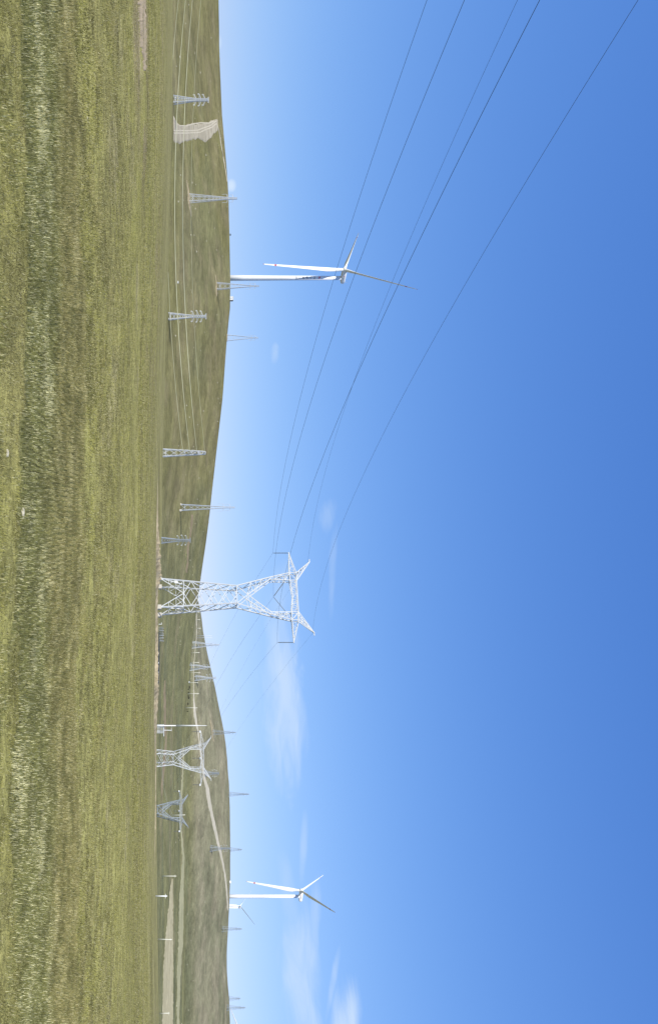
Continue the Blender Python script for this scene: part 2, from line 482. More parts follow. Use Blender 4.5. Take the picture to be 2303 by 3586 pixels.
drape('dry_strip', [(2610, 642, 644), (2700, 638, 643), (2760, 633, 640), (2870, 628, 633), (3000, 638, 646), (3060, 634, 645), (3150, 627, 644), (3300, 624, 642), (3350, 622, 637), (3430, 619, 632), (3586, 619, 627), (3700, 618, 626)], M_field2,
      'long dry pale green field strip behind the bare strip', .3, 4, 2.4, 14, dmin=500, seed=15)
drape('hill_scar', [(1800, 668, 678), (1850, 665, 674), (1880, 662, 668), (1910, 653, 664), (1950, 654, 660), (1975, 652, 661), (2010, 648, 656)], M_brown, 'brown eroded scar on the flank of the left hill', .3, 4, 2.5, 5, dmin=400, seed=21)
drape('valley_scar', [(2380, 577, 578), (2430, 571, 582), (2520, 573, 584), (2600, 577, 585), (2700, 566, 578), (2750, 564, 572), (2790, 566, 567)], M_brown, 'brown patch of thin grass low in the valley', .3, 5, 2, 5, dmin=500, seed=23)
for (a, lab, sd_) in (([(628, 651, 653), (660, 656, 661), (680, 656, 666), (700, 655, 668), (720, 659, 669), (740, 664, 670), (760, 668, 672)], 'orange dug earth round the foot of the left hillside tower', 31),
                      ([(960, 752.5, 753.5), (985, 756, 758.5), (1000, 755, 761), (1020, 755, 760), (1040, 757, 760)], 'orange dug earth round the foot of the tower near the ridge', 32),
                      ([(1168, 794, 796), (1180, 793, 797), (1200, 793, 797)], 'orange dug earth under the tower on the skyline', 33),
                      ([(2520, 734, 737), (2550, 739, 744), (2575, 742, 746), (2600, 748, 751)], 'light dug earth round the tower on the brown hill', 34)):
    drape('dug_earth', a, M_dug, lab, .35, 3, .8, 4, dmin=400, seed=sd_)
drape('bare_patch', [(-60, 476, 512), (60, 482, 514), (110, 486, 517), (160, 492, 517), (215, 500, 515), (250, 505, 511)], M_pink, 'pinkish bare earth patch in the meadow at the left', .02, 3, 8, 6, dmax=240, seed=41)
def clods():
    r = np.random.default_rng(55); vs = []; fs = []
    base = [(-1, 0, 0), (0, -1, 0), (1, 0, 0), (0, 1, 0), (0, 0, 1)]
    bf = [[0, 1, 4], [1, 2, 4], [2, 3, 4], [3, 0, 4]]
    n = 0
    while n < 900:
        if n < 300: U = r.uniform(-80, 1250); V = r.normal(553 if r.random() < .5 else 562, 3.5)
        elif n < 420: U = r.uniform(-80, 260); V = r.normal(486 if r.random() < .5 else 519, 2.5)
        else: U = r.uniform(-100, 3700); V = r.uniform(300, 540)
        if n < 420 and float(fbm(np.float64(U / 60), np.float64(V / 9), 57, 3)) < .47: n += 1; continue
        p = hit(U, V, 20, 280); sc = 1 if n < 420 else .75; w = sc * p.y / F * r.uniform(1.2, 5); h = sc * p.y / F * r.uniform(.8, 2.6)
        a = r.uniform(0, 6.28); k = len(vs)
        for x, y, z in base:
            vs.append((p.x + (x * math.cos(a) - y * math.sin(a)) * w, p.y + (x * math.sin(a) + y * math.cos(a)) * w * .5, p.z - .02 + z * h))
        fs += [[k + i for i in f] for f in bf]; n += 1
    tag(mesh_obj('soil_clods', vs, fs, M_clod), 'scattered dark clods and dung over the meadow, thickest along its brown belts', 'clods', kind='stuff')
M_clod = simple('dark_clod', (.045, .036, .022), 1, 0, .3, 3, .05)
clods()
def hill_rocks():
    r = np.random.default_rng(77); vs = []; fs = []
    base = [(-1, -.6, 0), (.2, -1, 0), (1, .1, 0), (-.1, .9, 0), (.1, 0, 1)]
    bf = [[0, 1, 4], [1, 2, 4], [2, 3, 4], [3, 0, 4]]
    for n in range(170):
        U = r.uniform(0, 3586); V = r.uniform(612, 800)
        p = hit(U, V, 430, 1230)
        if p.y < 440: continue
        w = r.uniform(.3, 1.1); h = r.uniform(.2, .7); k = len(vs)
        for x, y, z in base: vs.append((p.x + x * w, p.y + y * w, p.z - .05 + z * h))
        fs += [[k + i for i in f] for f in bf]
    tag(mesh_obj('hill_rocks', vs, fs, M_stone), 'small pale rocks scattered over the far hillsides', 'rocks', kind='stuff')
hill_rocks()

# ------------------------------------------------------------------ soil bank at the crest (lumpy, real relief)
def dirt_bank(rows, label, seed):
    us = [r[0] for r in rows]
    U = np.arange(us[0], us[-1], 2.0); n = 9; vs = []
    hh = np.interp(U, us, [r[1] for r in rows])
    ks = np.hanning(31); ks /= ks.sum()
    by = np.array([hit(u, np.interp(u, us, [r[2] for r in rows]), 90, 235).y for u in U])
    by = np.convolve(np.pad(by, 15, mode='edge'), ks, 'valid')
    for k, u in enumerate(U):
        base = Vector((0, by[k], 0)) if True else hit(u, np.interp(u, us, [r[2] for r in rows]), 90, 235)
        wid = 2.2 + 1.6 * float(fbm(u / 35, 0 * u, seed + 3, 3))
        for j in range(n):
            t = j / (n - 1)
            prof = math.sin(math.pi * t) ** .7
            lump = .55 + .9 * float(fbm(np.float64(u / 7), np.float64(t * 2.4), seed, 4))
            y = base.y + (t - .3) * wid * 2
            x = (u - CX) * base.y / F
            vs.append((x, y, ground(x, y) - .05 + hh[k] * prof * lump))
    fs = []
    for k in range(len(U) - 1):
        for j in range(n - 1):
            a = k * n + j; fs.append([a, a + n, a + n + 1, a + 1])
    tag(mesh_obj('soil_bank', vs, fs, M_dug, smooth=True), label, kind='structure')
dirt_bank([(1640, .03, 552), (1760, .12, 551), (1830, .25, 549), (1900, .5, 548), (1960, .75, 547), (2020, .9, 547), (2060, .45, 546), (2140, .3, 546), (2200, .5, 545), (2300, .55, 544), (2400, .7, 541), (2500, .65, 540), (2560, .4, 541), (2620, .25, 543), (2700, .25, 544), (2800, .2, 544), (2900, .22, 543), (3000, .1, 542), (3060, .02, 542)],
          'low bank of pale dug sand along the edge of the meadow', 5)

# ------------------------------------------------------------------ grass
def grass_patch(name, label, x_of_y, y0, y1, density, hgt, wid, segs, seed, colour_fn, mask=None, lean=.45):
    r = np.random.default_rng(seed)
    ny = 60; ys = np.linspace(y0, y1, ny + 1); P = []
    for i in range(ny):
        a, b = ys[i], ys[i + 1]; xm = x_of_y((a + b) / 2)
        m = int((b - a) * 2 * xm * density((a + b) / 2))
        P.append(np.stack([r.uniform(-xm, xm, m), r.uniform(a, b, m)], 1))
    P = np.concatenate(P)
    if mask is not None:
        P = P[r.random(len(P)) < mask(P[:, 0], P[:, 1])]
    n = len(P); x, y = P[:, 0], P[:, 1]
    # gather into tufts
    cxi = np.floor(x / .08); cyi = np.floor(y / .08)
    tb_ = r.random((2, 509, 487)); ia = cxi.astype(int) % 509; ib = cyi.astype(int) % 487
    tx = (cxi + tb_[0, ia, ib]) * .08; ty = (cyi + tb_[1, ia, ib]) * .08
    tuft = 0.45 if segs == 3 else .12
    x = x * (1 - tuft) + tx * tuft; y = y * (1 - tuft) + ty * tuft
    clump = fbm(x / .22, y / .22, seed + 2, 3)
    h = hgt * (.45 + 1.0 * r.random(n) ** 1.3) * (.55 + .95 * clump)
    a = r.uniform(0, 2 * np.pi, n); ln = h * lean * r.uniform(.2, 1.3, n)
    dx, dy = np.cos(a) * ln + .25 * h * lean, np.sin(a) * ln
    wa = r.uniform(0, np.pi, n) * .5 - np.pi / 4
    wx, wy = np.cos(wa) * wid * .5 * r.uniform(.7, 1.3, n), np.sin(wa) * wid * .5
    z = H(x, y) - .004
    col = colour_fn(x, y, clump, r)
    base = col * .6
    if segs == 1:
        V = np.stack([np.stack([x - wx, y - wy, z], 1), np.stack([x + wx, y + wy, z], 1), np.stack([x + dx, y + dy, z + h], 1)], 1).reshape(-1, 3)
        T = np.arange(n * 3).reshape(-1, 3)
        C = np.stack([col, col, col], 1).reshape(-1, 3)
    else:
        mx, my, mz = x + dx * .35, y + dy * .35, z + h * .6
        V = np.stack([np.stack([x - wx, y - wy, z], 1), np.stack([x + wx, y + wy, z], 1), np.stack([mx - wx * .8, my - wy * .8, mz], 1), np.stack([mx + wx * .8, my + wy * .8, mz], 1),
                      np.stack([x + dx, y + dy, z + h], 1)], 1).reshape(-1, 3)
        b = np.arange(n)[:, None] * 5
        T = np.concatenate([b + np.array([0, 1, 3]), b + np.array([0, 3, 2]), b + np.array([2, 3, 4])])
        C = np.repeat(col[:, None, :], 5, 1).reshape(-1, 3)
    o = big_mesh(name, V, T, M_blade, C, smooth=False, tri=True)
    return tag(o, label, 'grass', kind='stuff')

M_blade, nt, b = new_mat('grass_blade')
a_ = nt.nodes.new('ShaderNodeAttribute'); a_.attribute_name = 'tone'
nt.links.new(a_.outputs['Color'], b.inputs['Base Color'])
b.inputs['Roughness'].default_value = .75; b.inputs['Specular IOR Level'].default_value = .25
tr = nt.nodes.new('ShaderNodeBsdfTranslucent'); nt.links.new(a_.outputs['Color'], tr.inputs['Color'])
ms = nt.nodes.new('ShaderNodeMixShader'); ms.inputs[0].default_value = .3
nt.links.new(b.outputs[0], ms.inputs[1]); nt.links.new(tr.outputs[0], ms.inputs[2])
nt.links.new(ms.outputs[0], nt.nodes['Material Output'].inputs[0])

def col_band(x, y, clump, r):
    n = len(x)
    g = np.array([.190, .182, .055]); bl = np.array([.205, .205, .074]); st = np.array([.50, .44, .22]); pale = np.array([.70, .66, .38]); dk = np.array([.05, .052, .015])
    t = sstep(10.3, 12.6, y + (fbm(x / 2.5, y / 1.5, 77, 3) - .5) * 3 + np.clip(x + 1, -6, 0) * -.1)
    c = mix(np.tile(bl, (n, 1)), np.tile(np.array([.265, .232, .090]), (n, 1)), t)
    k = r.random(n)
    c = np.where((k < .22)[:, None], g, c)
    ps = .13 + .30 * sstep(.5, .75, fbm(x / .8, y / .5, 78, 3))
    c = np.where((k > 1 - ps)[:, None], mix(np.tile(pale, (n, 1)), np.tile(st, (n, 1)), np.clip(t + r.normal(0, .3, n), 0, 1)), c)
    c = mix(c, np.tile(dk, (n, 1)), .62 * sstep(.52, .36, fbm(x / .30, y / .45, 79, 4)) * (.3 + .7 * r.random(n)))  # blades darkened in clumps, painting in the shaded gaps of the grass
    return c * r.uniform(.90, 1.58, n)[:, None]
def col_short(x, y, clump, r):
    n = len(x)
    c = mix(np.tile(np.array([.290, .272, .080]), (n, 1)), np.tile(np.array([.255, .230, .085]), (n, 1)), sstep(.4, .62, fbm(x / 1.6, y / 2.2, 81, 4)))
    k = r.random(n)
    far_ = sstep(16, 32, y)
    c = c * (.60 + .22 * far_ + (.75 - .37 * far_) * sstep(.36, .60, fbm(x / .5, y / .8, 89, 4)))[:, None] * (1 + .08 * far_)[:, None]
    c = np.where((k > .90)[:, None], np.array([.50, .46, .27]), c)
    c = np.where((k < .20)[:, None], np.array([.07, .07, .02]), c)
    return c * r.uniform(.7, 1.25, n)[:, None]
wide = lambda y: .70 * y + 1.6
grass_patch('long_grass', 'strip of longer blue-green grass with pale tips crossing the foreground', wide, 6.4, 22, lambda y: 3800 if y < 12 else 2900, .049, .0046, 3, 101, col_band, lambda x, y: np.clip(band_mask(x, y) + .30 * sstep(.60, .68, fbm(x / .9, y / 1.1, 93, 4)), 0, 1) * (.62 + .38 * sstep(.34, .52, fbm(x / .35, y / .5, 88, 4))), .26)
grass_patch('short_grass', 'short yellow-green grazed turf at the near edge of the meadow', wide, 6.2, 10.2, lambda y: 2600, .028, .0055, 1, 102, col_short, lambda x, y: (1 - band_mask(x, y)) * np.where(fbm(x / 1.1, y / .7, 85, 4) > .66, .25, 1), .8)
grass_patch('meadow_grass', 'grazed yellow-green meadow grass beyond the longer strip', wide, 11.5, 46, lambda y: 900 * (15 / y) ** 1.5 if y > 15 else 900, .04, .010, 1, 103, col_short, lambda x, y: (1 - band_mask(x, y)) * np.where(fbm(x / 2.5, y / 3.5, 86, 4) > .62, .35, 1), .7)
grass_patch('meadow_grass', 'sparser grazed meadow grass farther out towards the sand bank', wide, 44, 150, lambda y: 110 * (50 / y) ** 1.5, .06, .022, 1, 104, col_short, lambda x, y: (1 - sstep(55, 150, y)) * (.45 + .55 * sstep(.4, .6, fbm(x / 4, y / 7, 90, 3))), .7)

# bits of pale stone in the grass
def stone(U, V, w, h, lab, seed):
    p = hit(U, V)
    s = p.y / F
    bm = bmesh.new(); bmesh.ops.create_icosphere(bm, subdivisions=2, radius=1)
    rr = random.Random(seed)
    for v in bm.verts:
        k = 1 + rr.uniform(-.13, .13)
        v.co = Vector((v.co.x * w * s * .5 * k, v.co.y * w * s * .3 * k, max(-.2 * h * s, v.co.z * h * s * .8 * k)))
    me = bpy.data.meshes.new('stone'); bm.to_mesh(me); bm.free(); me.materials.append(M_stone)
    o = link(bpy.data.objects.new('stone', me)); o.location = (p.x, p.y, p.z + .1 * h * s)
    tag(o, lab, 'stone')
stone(1795, 71, 44, 9, 'long pale stone lying at the near edge of the longer grass', 1)
stone(1587, 22, 30, 9, 'small pale stone in the short turf at the left bottom corner', 2)
stone(414, 303, 14, 5, 'small white stone in the meadow just beyond the long grass at the far left', 3)

# ------------------------------------------------------------------ beams and lattices
def cube_mesh(mat, name='beam'):
    vs = [(-.5, -.5, 0), (.5, -.5, 0), (.5, .5, 0), (-.5, .5, 0), (-.5, -.5, 1), (.5, -.5, 1), (.5, .5, 1), (-.5, .5, 1)]
    fs = [[0, 3, 2, 1], [4, 5, 6, 7], [0, 1, 5, 4], [1, 2, 6, 5], [2, 3, 7, 6], [3, 0, 4, 7]]
    me = bpy.data.meshes.new(name); me.from_pydata(vs, [], fs); me.update(); me.materials.append(mat); return me
def beam_matrix(p, q, w):
    p, q = Vector(p), Vector(q); d = q - p; L = d.length
    rot = d.normalized().to_track_quat('Z', 'Y').to_matrix().to_4x4()
    return Matrix.Translation(p) @ rot @ Matrix.Diagonal((w, w, L, 1))
_bv = [Vector(v) for v in [(-.5, -.5, 0), (.5, -.5, 0), (.5, .5, 0), (-.5, .5, 0), (-.5, -.5, 1), (.5, -.5, 1), (.5, .5, 1), (-.5, .5, 1)]]
_bf = [[0, 3, 2, 1], [4, 5, 6, 7], [0, 1, 5, 4], [1, 2, 6, 5], [2, 3, 7, 6], [3, 0, 4, 7]]
def beams(name, segs, mat, parent, kind=None):
    vs, fs = [], []
    for p, q, w in segs:
        m = beam_matrix(p, q, w); n = len(vs)
        vs += [m @ v for v in _bv]; fs += [[n + i for i in f] for f in _bf]
    o = mesh_obj(name, vs, fs, mat, parent)
    if kind: o['kind'] = kind
    return o
def boxv(x0, y0, z0, x1, y1, z1):
    return [(x0, y0, z0), (x1, y0, z0), (x1, y1, z0), (x0, y1, z0), (x0, y0, z1), (x1, y0, z1), (x1, y1, z1), (x0, y1, z1)]
def box(name, lo, hi, mat, parent=None, bevel=0.0):
    o = mesh_obj(name, boxv(*lo, *hi), _bf, mat, parent)
    if bevel:
        m = o.modifiers.new('bevel', 'BEVEL'); m.width = bevel; m.segments = 2
    return o
def lathe(name, prof, mat, parent=None, n=16, smooth=True):
    vs = []; fs = []
    for r, z in prof:
        for k in range(n):
            a = 2 * math.pi * k / n; vs.append((r * math.cos(a), r * math.sin(a), z))
    for i in range(len(prof) - 1):
        for k in range(n):
            fs.append([i * n + k, i * n + (k + 1) % n, (i + 1) * n + (k + 1) % n, (i + 1) * n + k])
    fs.append(list(range(n - 1, -1, -1))); fs.append([(len(prof) - 1) * n + k for k in range(n)])
    o = mesh_obj(name, vs, fs, mat, parent, smooth)
    for p in o.data.polygons[-2:]: p.use_smooth = False
    return o
def insulator(parent, top, bot, r=.14, mat=None, n_disc=14, name='insulator_string'):
    L = (Vector(bot) - Vector(top)).length
    prof = [(.03, 0)]
    for i in range(n_disc):
        z = L * (.06 + .88 * i / n_disc); dz = L * .88 / n_disc
        prof += [(.05, z), (r, z + dz * .25), (r, z + dz * .45), (.05, z + dz * .6)]
    prof.append((.03, L))
    o = lathe(name, prof, mat or M_ins, parent, 8, False)
    d = (Vector(bot) - Vector(top)).normalized()
    o.rotation_mode = 'QUATERNION'; o.location = top; o.rotation_quaternion = d.to_track_quat('Z', 'Y')
    return o

# ------------------------------------------------------------------ cup shaped tower
def lerp(a, b, t): return Vector(a) * (1 - t) + Vector(b) * t
def zig(A0, A1, B0, B1, n, w, rungs=False):
    out = []; 
    for i in range(n):
        a = lerp(A0, A1, i / n); b = lerp(B0, B1, (i + 1) / n)
        a2 = lerp(A0, A1, (i + 1) / n); b1 = lerp(B0, B1, i / n)
        out.append((a, b, w) if i % 2 == 0 else (b1, a2, w))
        if rungs and i > 0: out.append((a, b1, w))
    return out
def cup_tower_segs(wl_=.20, wb=.10):
    S = {'leg': [], 'leg_brace': [], 'cup_arm': [], 'cup_brace': [], 'crossarm_beam': [], 'crossarm_brace': [], 'horn_beam': [], 'horn_brace': []}
    hw = lambda z: 3.43 - 1.33 * z / 17.8
    for sx in (-1, 1):
        for sy in (-1, 1):
            S['leg'].append(((sx * 3.43, sy * 3.43, 0), (sx * 2.1, sy * 2.1, 17.8), wl_))
    for face in range(4):
        def P(t, z):
            h = hw(z); a, b = t * h, -h
            return [(a, b, z), (-b, a, z), (-a, -b, z), (b, -a, z)][face]
        for s in (-1, 1):
            S['leg_brace'].append((P(s, 0), P(0, 5.4), wb * 1.35))
            S['leg_brace'].append((P(s, 1.9), P(s * (1 - 1.9 / 5.4), 1.9), wb * .8))
            S['leg_brace'].append((P(s, 3.6), P(s * (1 - 3.6 / 5.4), 3.6), wb * .8))
            S['leg_brace'].append((P(s, 3.6), P(s * (1 - 1.9 / 5.4), 1.9), wb * .7))
            S['leg_brace'].append((P(s, 5.4), P(s * (1 - 3.6 / 5.4), 3.6), wb * .7))
        S['leg_brace'].append((P(-1, 5.4), P(1, 5.4), wb * 1.3))
        zs = [5.4, 7.1, 8.9, 10.4, 12.0, 13.4, 14.9, 16.3, 17.8]
        for i in range(8):
            for s in (-1, 1):
                a = P(0, zs[i]) if i % 2 == 0 else P(s, zs[i])
                b_ = P(s, zs[i + 1]) if i % 2 == 0 else P(0, zs[i + 1])
                S['leg_brace'].append((a, b_, wb * 1.1))
        S['leg_brace'].append((P(-1, 17.8), P(1, 17.8), wb * 1.5))
    for sx in (-1, 1):
        for sy in (-1, 1):
            o0, o1, o2, o3 = (sx * 2.1, sy * 2.1, 17.8), (sx * 4.6, sy * 1.2, 26.3), (sx * 5.7, sy * .8, 30.5), (sx * 5.7, sy * .8, 32.1)
            i0, i1, i2, i3 = (0, sy * 1.9, 20.3), (sx * 3.95, sy * 1.2, 25.7), (sx * 3.84, sy * .8, 30.5), (sx * 3.84, sy * .8, 32.1)
            S['cup_arm'] += [(o0, o1, wl_ * .9), (o1, o2, wl_ * .8), (i0, i1, wl_ * .8), (i1, i2, wl_ * .75)]
            S['cup_brace'] += [(o0, i0, wb * 1.3)]
            S['cup_brace'] += zig(i0, i1, lerp(o0, o1, .22), o1, 5, wb, True)
            S['cup_brace'] += zig(o1, o2, i1, i2, 4, wb, True)
            S['cup_brace'] += [(o2, o3, wb * 1.3), (i2, i3, wb * 1.3), (o2, i3, wb)]
            c = (0, sy * .8, 31.0)
            if sx == 1: S['crossarm_beam'] += [((-5.7, sy * .8, 32.1), (5.7, sy * .8, 32.1), wb * 1.4)]
            S['crossarm_beam'] += [((sx * 5.7, sy * .8, 30.5), (sx * 3.84, sy * .8, 30.5), wb * 1.4), ((sx * 3.84, sy * .8, 30.5), c, wb * 1.4)]
            S['crossarm_brace'] += zig((sx * 3.84, sy * .8, 30.5), c, (sx * 3.84, sy * .8, 32.1), (0, sy * .8, 32.1), 4, wb * .6, True)
            tip = (sx * 10.9, sy * .15, 30.7)
            S['crossarm_beam'] += [((sx * 5.7, sy * .8, 30.5), tip, wb * 1.3), ((sx * 5.7, sy * .8, 32.1), tip, wb * 1.2)]
            S['crossarm_brace'] += zig((sx * 5.7, sy * .8, 32.1), tip, (sx * 5.7, sy * .8, 30.5), tip, 5, wb * .55)
            ht = (sx * 8.7, sy * .12, 35.6)
            S['horn_beam'] += [(o3, ht, wb * 1.4), (i3, ht, wb * 1.4)]
            S['horn_brace'] += zig(i3, ht, o3, ht, 5, wb * .8, True)
        S['cup_brace'] += zig((sx * 2.1, -2.1, 17.8), (sx * 4.6, -1.2, 26.3), (sx * 2.1, 2.1, 17.8), (sx * 4.6, 1.2, 26.3), 5, wb * .8)
        S['horn_beam'].append(((sx * 8.7, 0, 35.5), (sx * 9.3, 0, 35.55), wb * 1.6))
        S['crossarm_beam'].append(((sx * 10.9, -.2, 30.7), (sx * 10.9, .2, 30.7), wb * 2.2))
    for sy in (-1,):
        S['crossarm_brace'] += zig((-5.7, -.8, 32.1), (5.7, -.8, 32.1), (-5.7, .8, 32.1), (5.7, .8, 32.1), 9, wb * .5)
    return S

MAIN_YAW = R(-22)
main_loc = at(2090, 563, 195)
def main_tower():
    t = empty('transmission_tower', main_loc, MAIN_YAW, 'tallest silver cup-shaped lattice transmission tower standing on the meadow edge on four concrete blocks', 'transmission tower', 'cup-shaped transmission towers')
    me = cube_mesh(M_steel)
    for nm, segs in cup_tower_segs(.24, .115).items():
        for p, q, w in segs:
            o = link(bpy.data.objects.new(nm, me), t); o.matrix_local = beam_matrix(p, q, w)
    mw = t.matrix_basis
    for sx in (-1, 1):
        for sy in (-1, 1):
            x, y = sx * 3.47, sy * 3.47
            wp = Matrix.Translation(main_loc) @ Matrix.Rotation(MAIN_YAW, 4, 'Z') @ Vector((x, y, 0))
            gz = ground(wp.x, wp.y) - main_loc.z
            box('foundation', (x - .5, y - .5, gz - .4), (x + .5, y + .5, .22), M_concrete, t, .04)
    for sx in (-1, 1):
        insulator(t, (sx * 10.9, 0, 30.6), (sx * 10.9, 0, 26.9), .13)
        insulator(t, (sx * 3.75, 0, 29.3), (0, 0, 26.5), .13 if sx < 0 else .07)
    box('sign_plate', (3.2, -3.05, 3.5), (3.32, -2.45, 5.2), M_white, t)
    box('sign_plate', (-2.9, -3.36, 3.3), (-2.3, -3.28, 4.0), M_white, t)
    return t
main_tower()
def cup_tower(loc, yaw, label, zs, mat, wl_, wb, xs=1.0):
    t = empty('transmission_tower', loc, yaw, label, 'transmission tower', 'cup-shaped transmission towers', (xs, xs, zs))
    for nm, segs in cup_tower_segs(wl_, wb).items():
        if nm in ('leg', 'horn_beam', 'cup_arm', 'crossarm_beam'):
            me = None
            for s in segs: beams(nm, [s], mat, t)
        else:
            beams(nm, segs, mat, t, 'stuff')
    for sx in (-1, 1):
        insulator(t, (sx * 10.9, 0, 30.6), (sx * 10.9, 0, 26.9), .2, n_disc=8)
        box('clamp', (sx * 10.9 - .35, -.3, 30.0), (sx * 10.9 + .35, .3, 30.7), M_white, t)
    insulator(t, (0, 0, 30.6), (0, 0, 26.5), .2, n_disc=8)
    box('clamp', (-.35, -.3, 30.0), (.35, .3, 30.8), M_white, t)
    return t
T2_D, T3_D = 350.0, 440.0
t2z = (740 - VH) * T2_D / F + EYE - 35.6 * .9
t2_loc = Vector(((2655 - CX) * T2_D / F, T2_D, t2z))
t3z = (659 - VH) * T3_D / F + EYE - 35.6 * .9
t3_loc = Vector(((2840 - CX) * T3_D / F, T3_D, t3z))
cup_tower(t2_loc, 0, 'white cup-shaped lattice tower seen square on against the valley, feet hidden by the meadow', .9, M_steel, .25, .10, 1.03)
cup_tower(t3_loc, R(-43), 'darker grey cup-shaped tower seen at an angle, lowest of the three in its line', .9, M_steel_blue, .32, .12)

# ------------------------------------------------------------------ slim towers
def slim_tower(loc, yaw, Ht, bw, tw, style, label, mat, wl_, wb, group='slim lattice towers', arms=None, n=9, waist=.62):
    """square tapering mast; style 'arms' = three pairs of crossarms, 'dead_end' = line pulled to one side, 'goat' = brackets near the top"""
    t = empty('lattice_tower', loc, yaw, label, 'lattice tower', group)
    zw = Ht * waist
    def hw(z):
        return (bw + (tw - bw) * min(1, z / zw)) / 2
    zw2 = zw
    br = []
    for sx in (-1, 1):
        for sy in (-1, 1):
            beams('leg', [((sx * bw / 2, sy * bw / 2, 0), (sx * tw / 2, sy * tw / 2, zw), wl_), ((sx * tw / 2, sy * tw / 2, zw), (sx * tw * .42, sy * tw * .42, Ht), wl_ * .8)], mat, t)
    zs = [0]; step = zw / n * 1.6
    while zs[-1] < zw:
        zs.append(min(zw, zs[-1] + max(step, tw * .9))); step *= .86
    zz = zw
    while zz < Ht - tw * .5:
        zz = min(Ht, zz + tw * 1.2); zs.append(zz)
    for face in range(4):
        def P(s, z):
            h = hw(z) if z <= zw else tw / 2 * (1 - .16 * (z - zw) / (Ht - zw)); a, b = s * h, -h
            return [(a, b, z), (-b, a, z), (-a, -b, z), (b, -a, z)][face]
        for i in range(len(zs) - 1):
            br.append((P(-1, zs[i]), P(1, zs[i + 1]), wb)); br.append((P(1, zs[i]), P(-1, zs[i + 1]), wb))
        br.append((P(-1, zs[1] * .6), P(1, zs[1] * .6), wb * 1.6))
    beams('bracing', br, mat, t, 'stuff')
    for (z, half) in (arms or []):
        for s in (-1, 1):
            seg = []
            h = tw * .45
            for sy in (-1, 1):
                seg += [((s * h, sy * h, z), (s * half, 0, z + .1), wb * 1.2), ((s * h, sy * h, z + half * .38), (s * half, 0, z + .15), wb * 1.2)]
            seg += zig((s * h, 0, z), (s * half, 0, z), (s * h, 0, z + half * .38), (s * half, 0, z + .15), 3, wb * .8)
            beams('crossarm', seg, mat, t)
            if style == 'arms':
                insulator(t, (s * half, 0, z + .1), (s * half, 0, z - .85), .42, M_white, 3)
            elif style == 'goat':
                insulator(t, (s * half, 0, z + .1), (s * half, 0, z - Ht * .10), .16, M_steel_far, 5)
    if style != 'goat':
        beams('top_bar', [((-tw * 1.5, 0, Ht), (tw * 1.5, 0, Ht), wl_)] + [((s * tw * .42, 0, Ht - tw), (s * tw * 1.5, 0, Ht), wb) for s in (-1, 1)], mat, t)
    return t

def base_pt(U, D):
    x = (U - CX) * D / F; return Vector((x, D, ground(x, D) - .3))
# three-armed towers across the foot of the left hill
armspec = lambda Hh, k=1.0: [(Hh * .635, 2.7 * k), (Hh * .755, 3.05 * k), (Hh * .87, 2.8 * k)]
for (U, vtop, D, lab, mat) in ((350, 730, 450, 'slim lattice tower with three pairs of arms, beside the wide dirt road', M_steel),
                               (1108, 722, 450, 'white three-armed lattice tower at the hill foot, below the white ridge hut', M_steel),
                               (1892, 667, 505, 'grey three-armed lattice tower half hidden behind the meadow, left of the tallest tower', M_steel_blue)):
    p = base_pt(U, D)
    ztop = (vtop - VH) * D / F + EYE
    Ht = ztop - p.z
    hh = 20.8
    arms = [(ztop - p.z - (hh - z), w) for z, w in (((hh - 7.6), 2.7), ((hh - 5.1), 3.05), ((hh - 2.8), 2.8))]
    slim_tower(p, R(4), Ht, 3.5, 1.05, 'arms', lab, mat, .30, .10, 'three-armed towers at the foot of the hill', arms)
# dead-end tower, side on
pd_ = base_pt(1586, 430); zt = (720 - VH) * 430 / F + EYE; Hd = zt - pd_.z
dead_arms = [(Hd - 11.4, 3.0), (Hd - 7.9, 3.3), (Hd - 4.3, 3.0)]
de = slim_tower(pd_, R(90 - 3), Hd, 3.9, 1.45, 'dead_end', 'white lattice end tower seen side on where the pale wires over the left hill stop', M_steel, .34, .12, 'three-armed towers at the foot of the hill', dead_arms, 7, .95)

# towers on the hills with bracket arms near the top
for (U, vb, vt, yaw, lab, mat, bw) in (
        (695, 663, 832, 3, 'tall tapering lattice tower on the left hillside with dug earth at its foot', M_steel, 4.6),
        (1002, 759, 908, 5, 'lattice tower near the ridge of the left hill just right of the large wind turbine', M_steel_far, 5.6),
        (1183, 795, 905, 8, 'lattice tower on the skyline of the left hill, farthest along its line', M_steel_far, 6.0),
        (1777, 632, 824, -4, 'very slender lattice tower on four pale footings low on the left hill slope', M_steel_far, 4.4)):
    p = hit(U, vb, 400); Ht = (vt - vb) * p.y / F
    p.z -= .3
    t = slim_tower(p, R(yaw), Ht, bw, 1.0, 'goat', lab, mat, .30, .09, 'lattice towers climbing the left hill', [(Ht * .78, 2.7), (Ht * .90, 2.4)], 9, .8)
    if U == 1777:
        for sx in (-1, 1):
            for sy in (-1, 1):
                bm = box('footing', (sx * 2.2 - .7, sy * 2.2 - .7, -.6), (sx * 2.2 + .7, sy * 2.2 + .7, 1.0), M_concrete, t, .1)
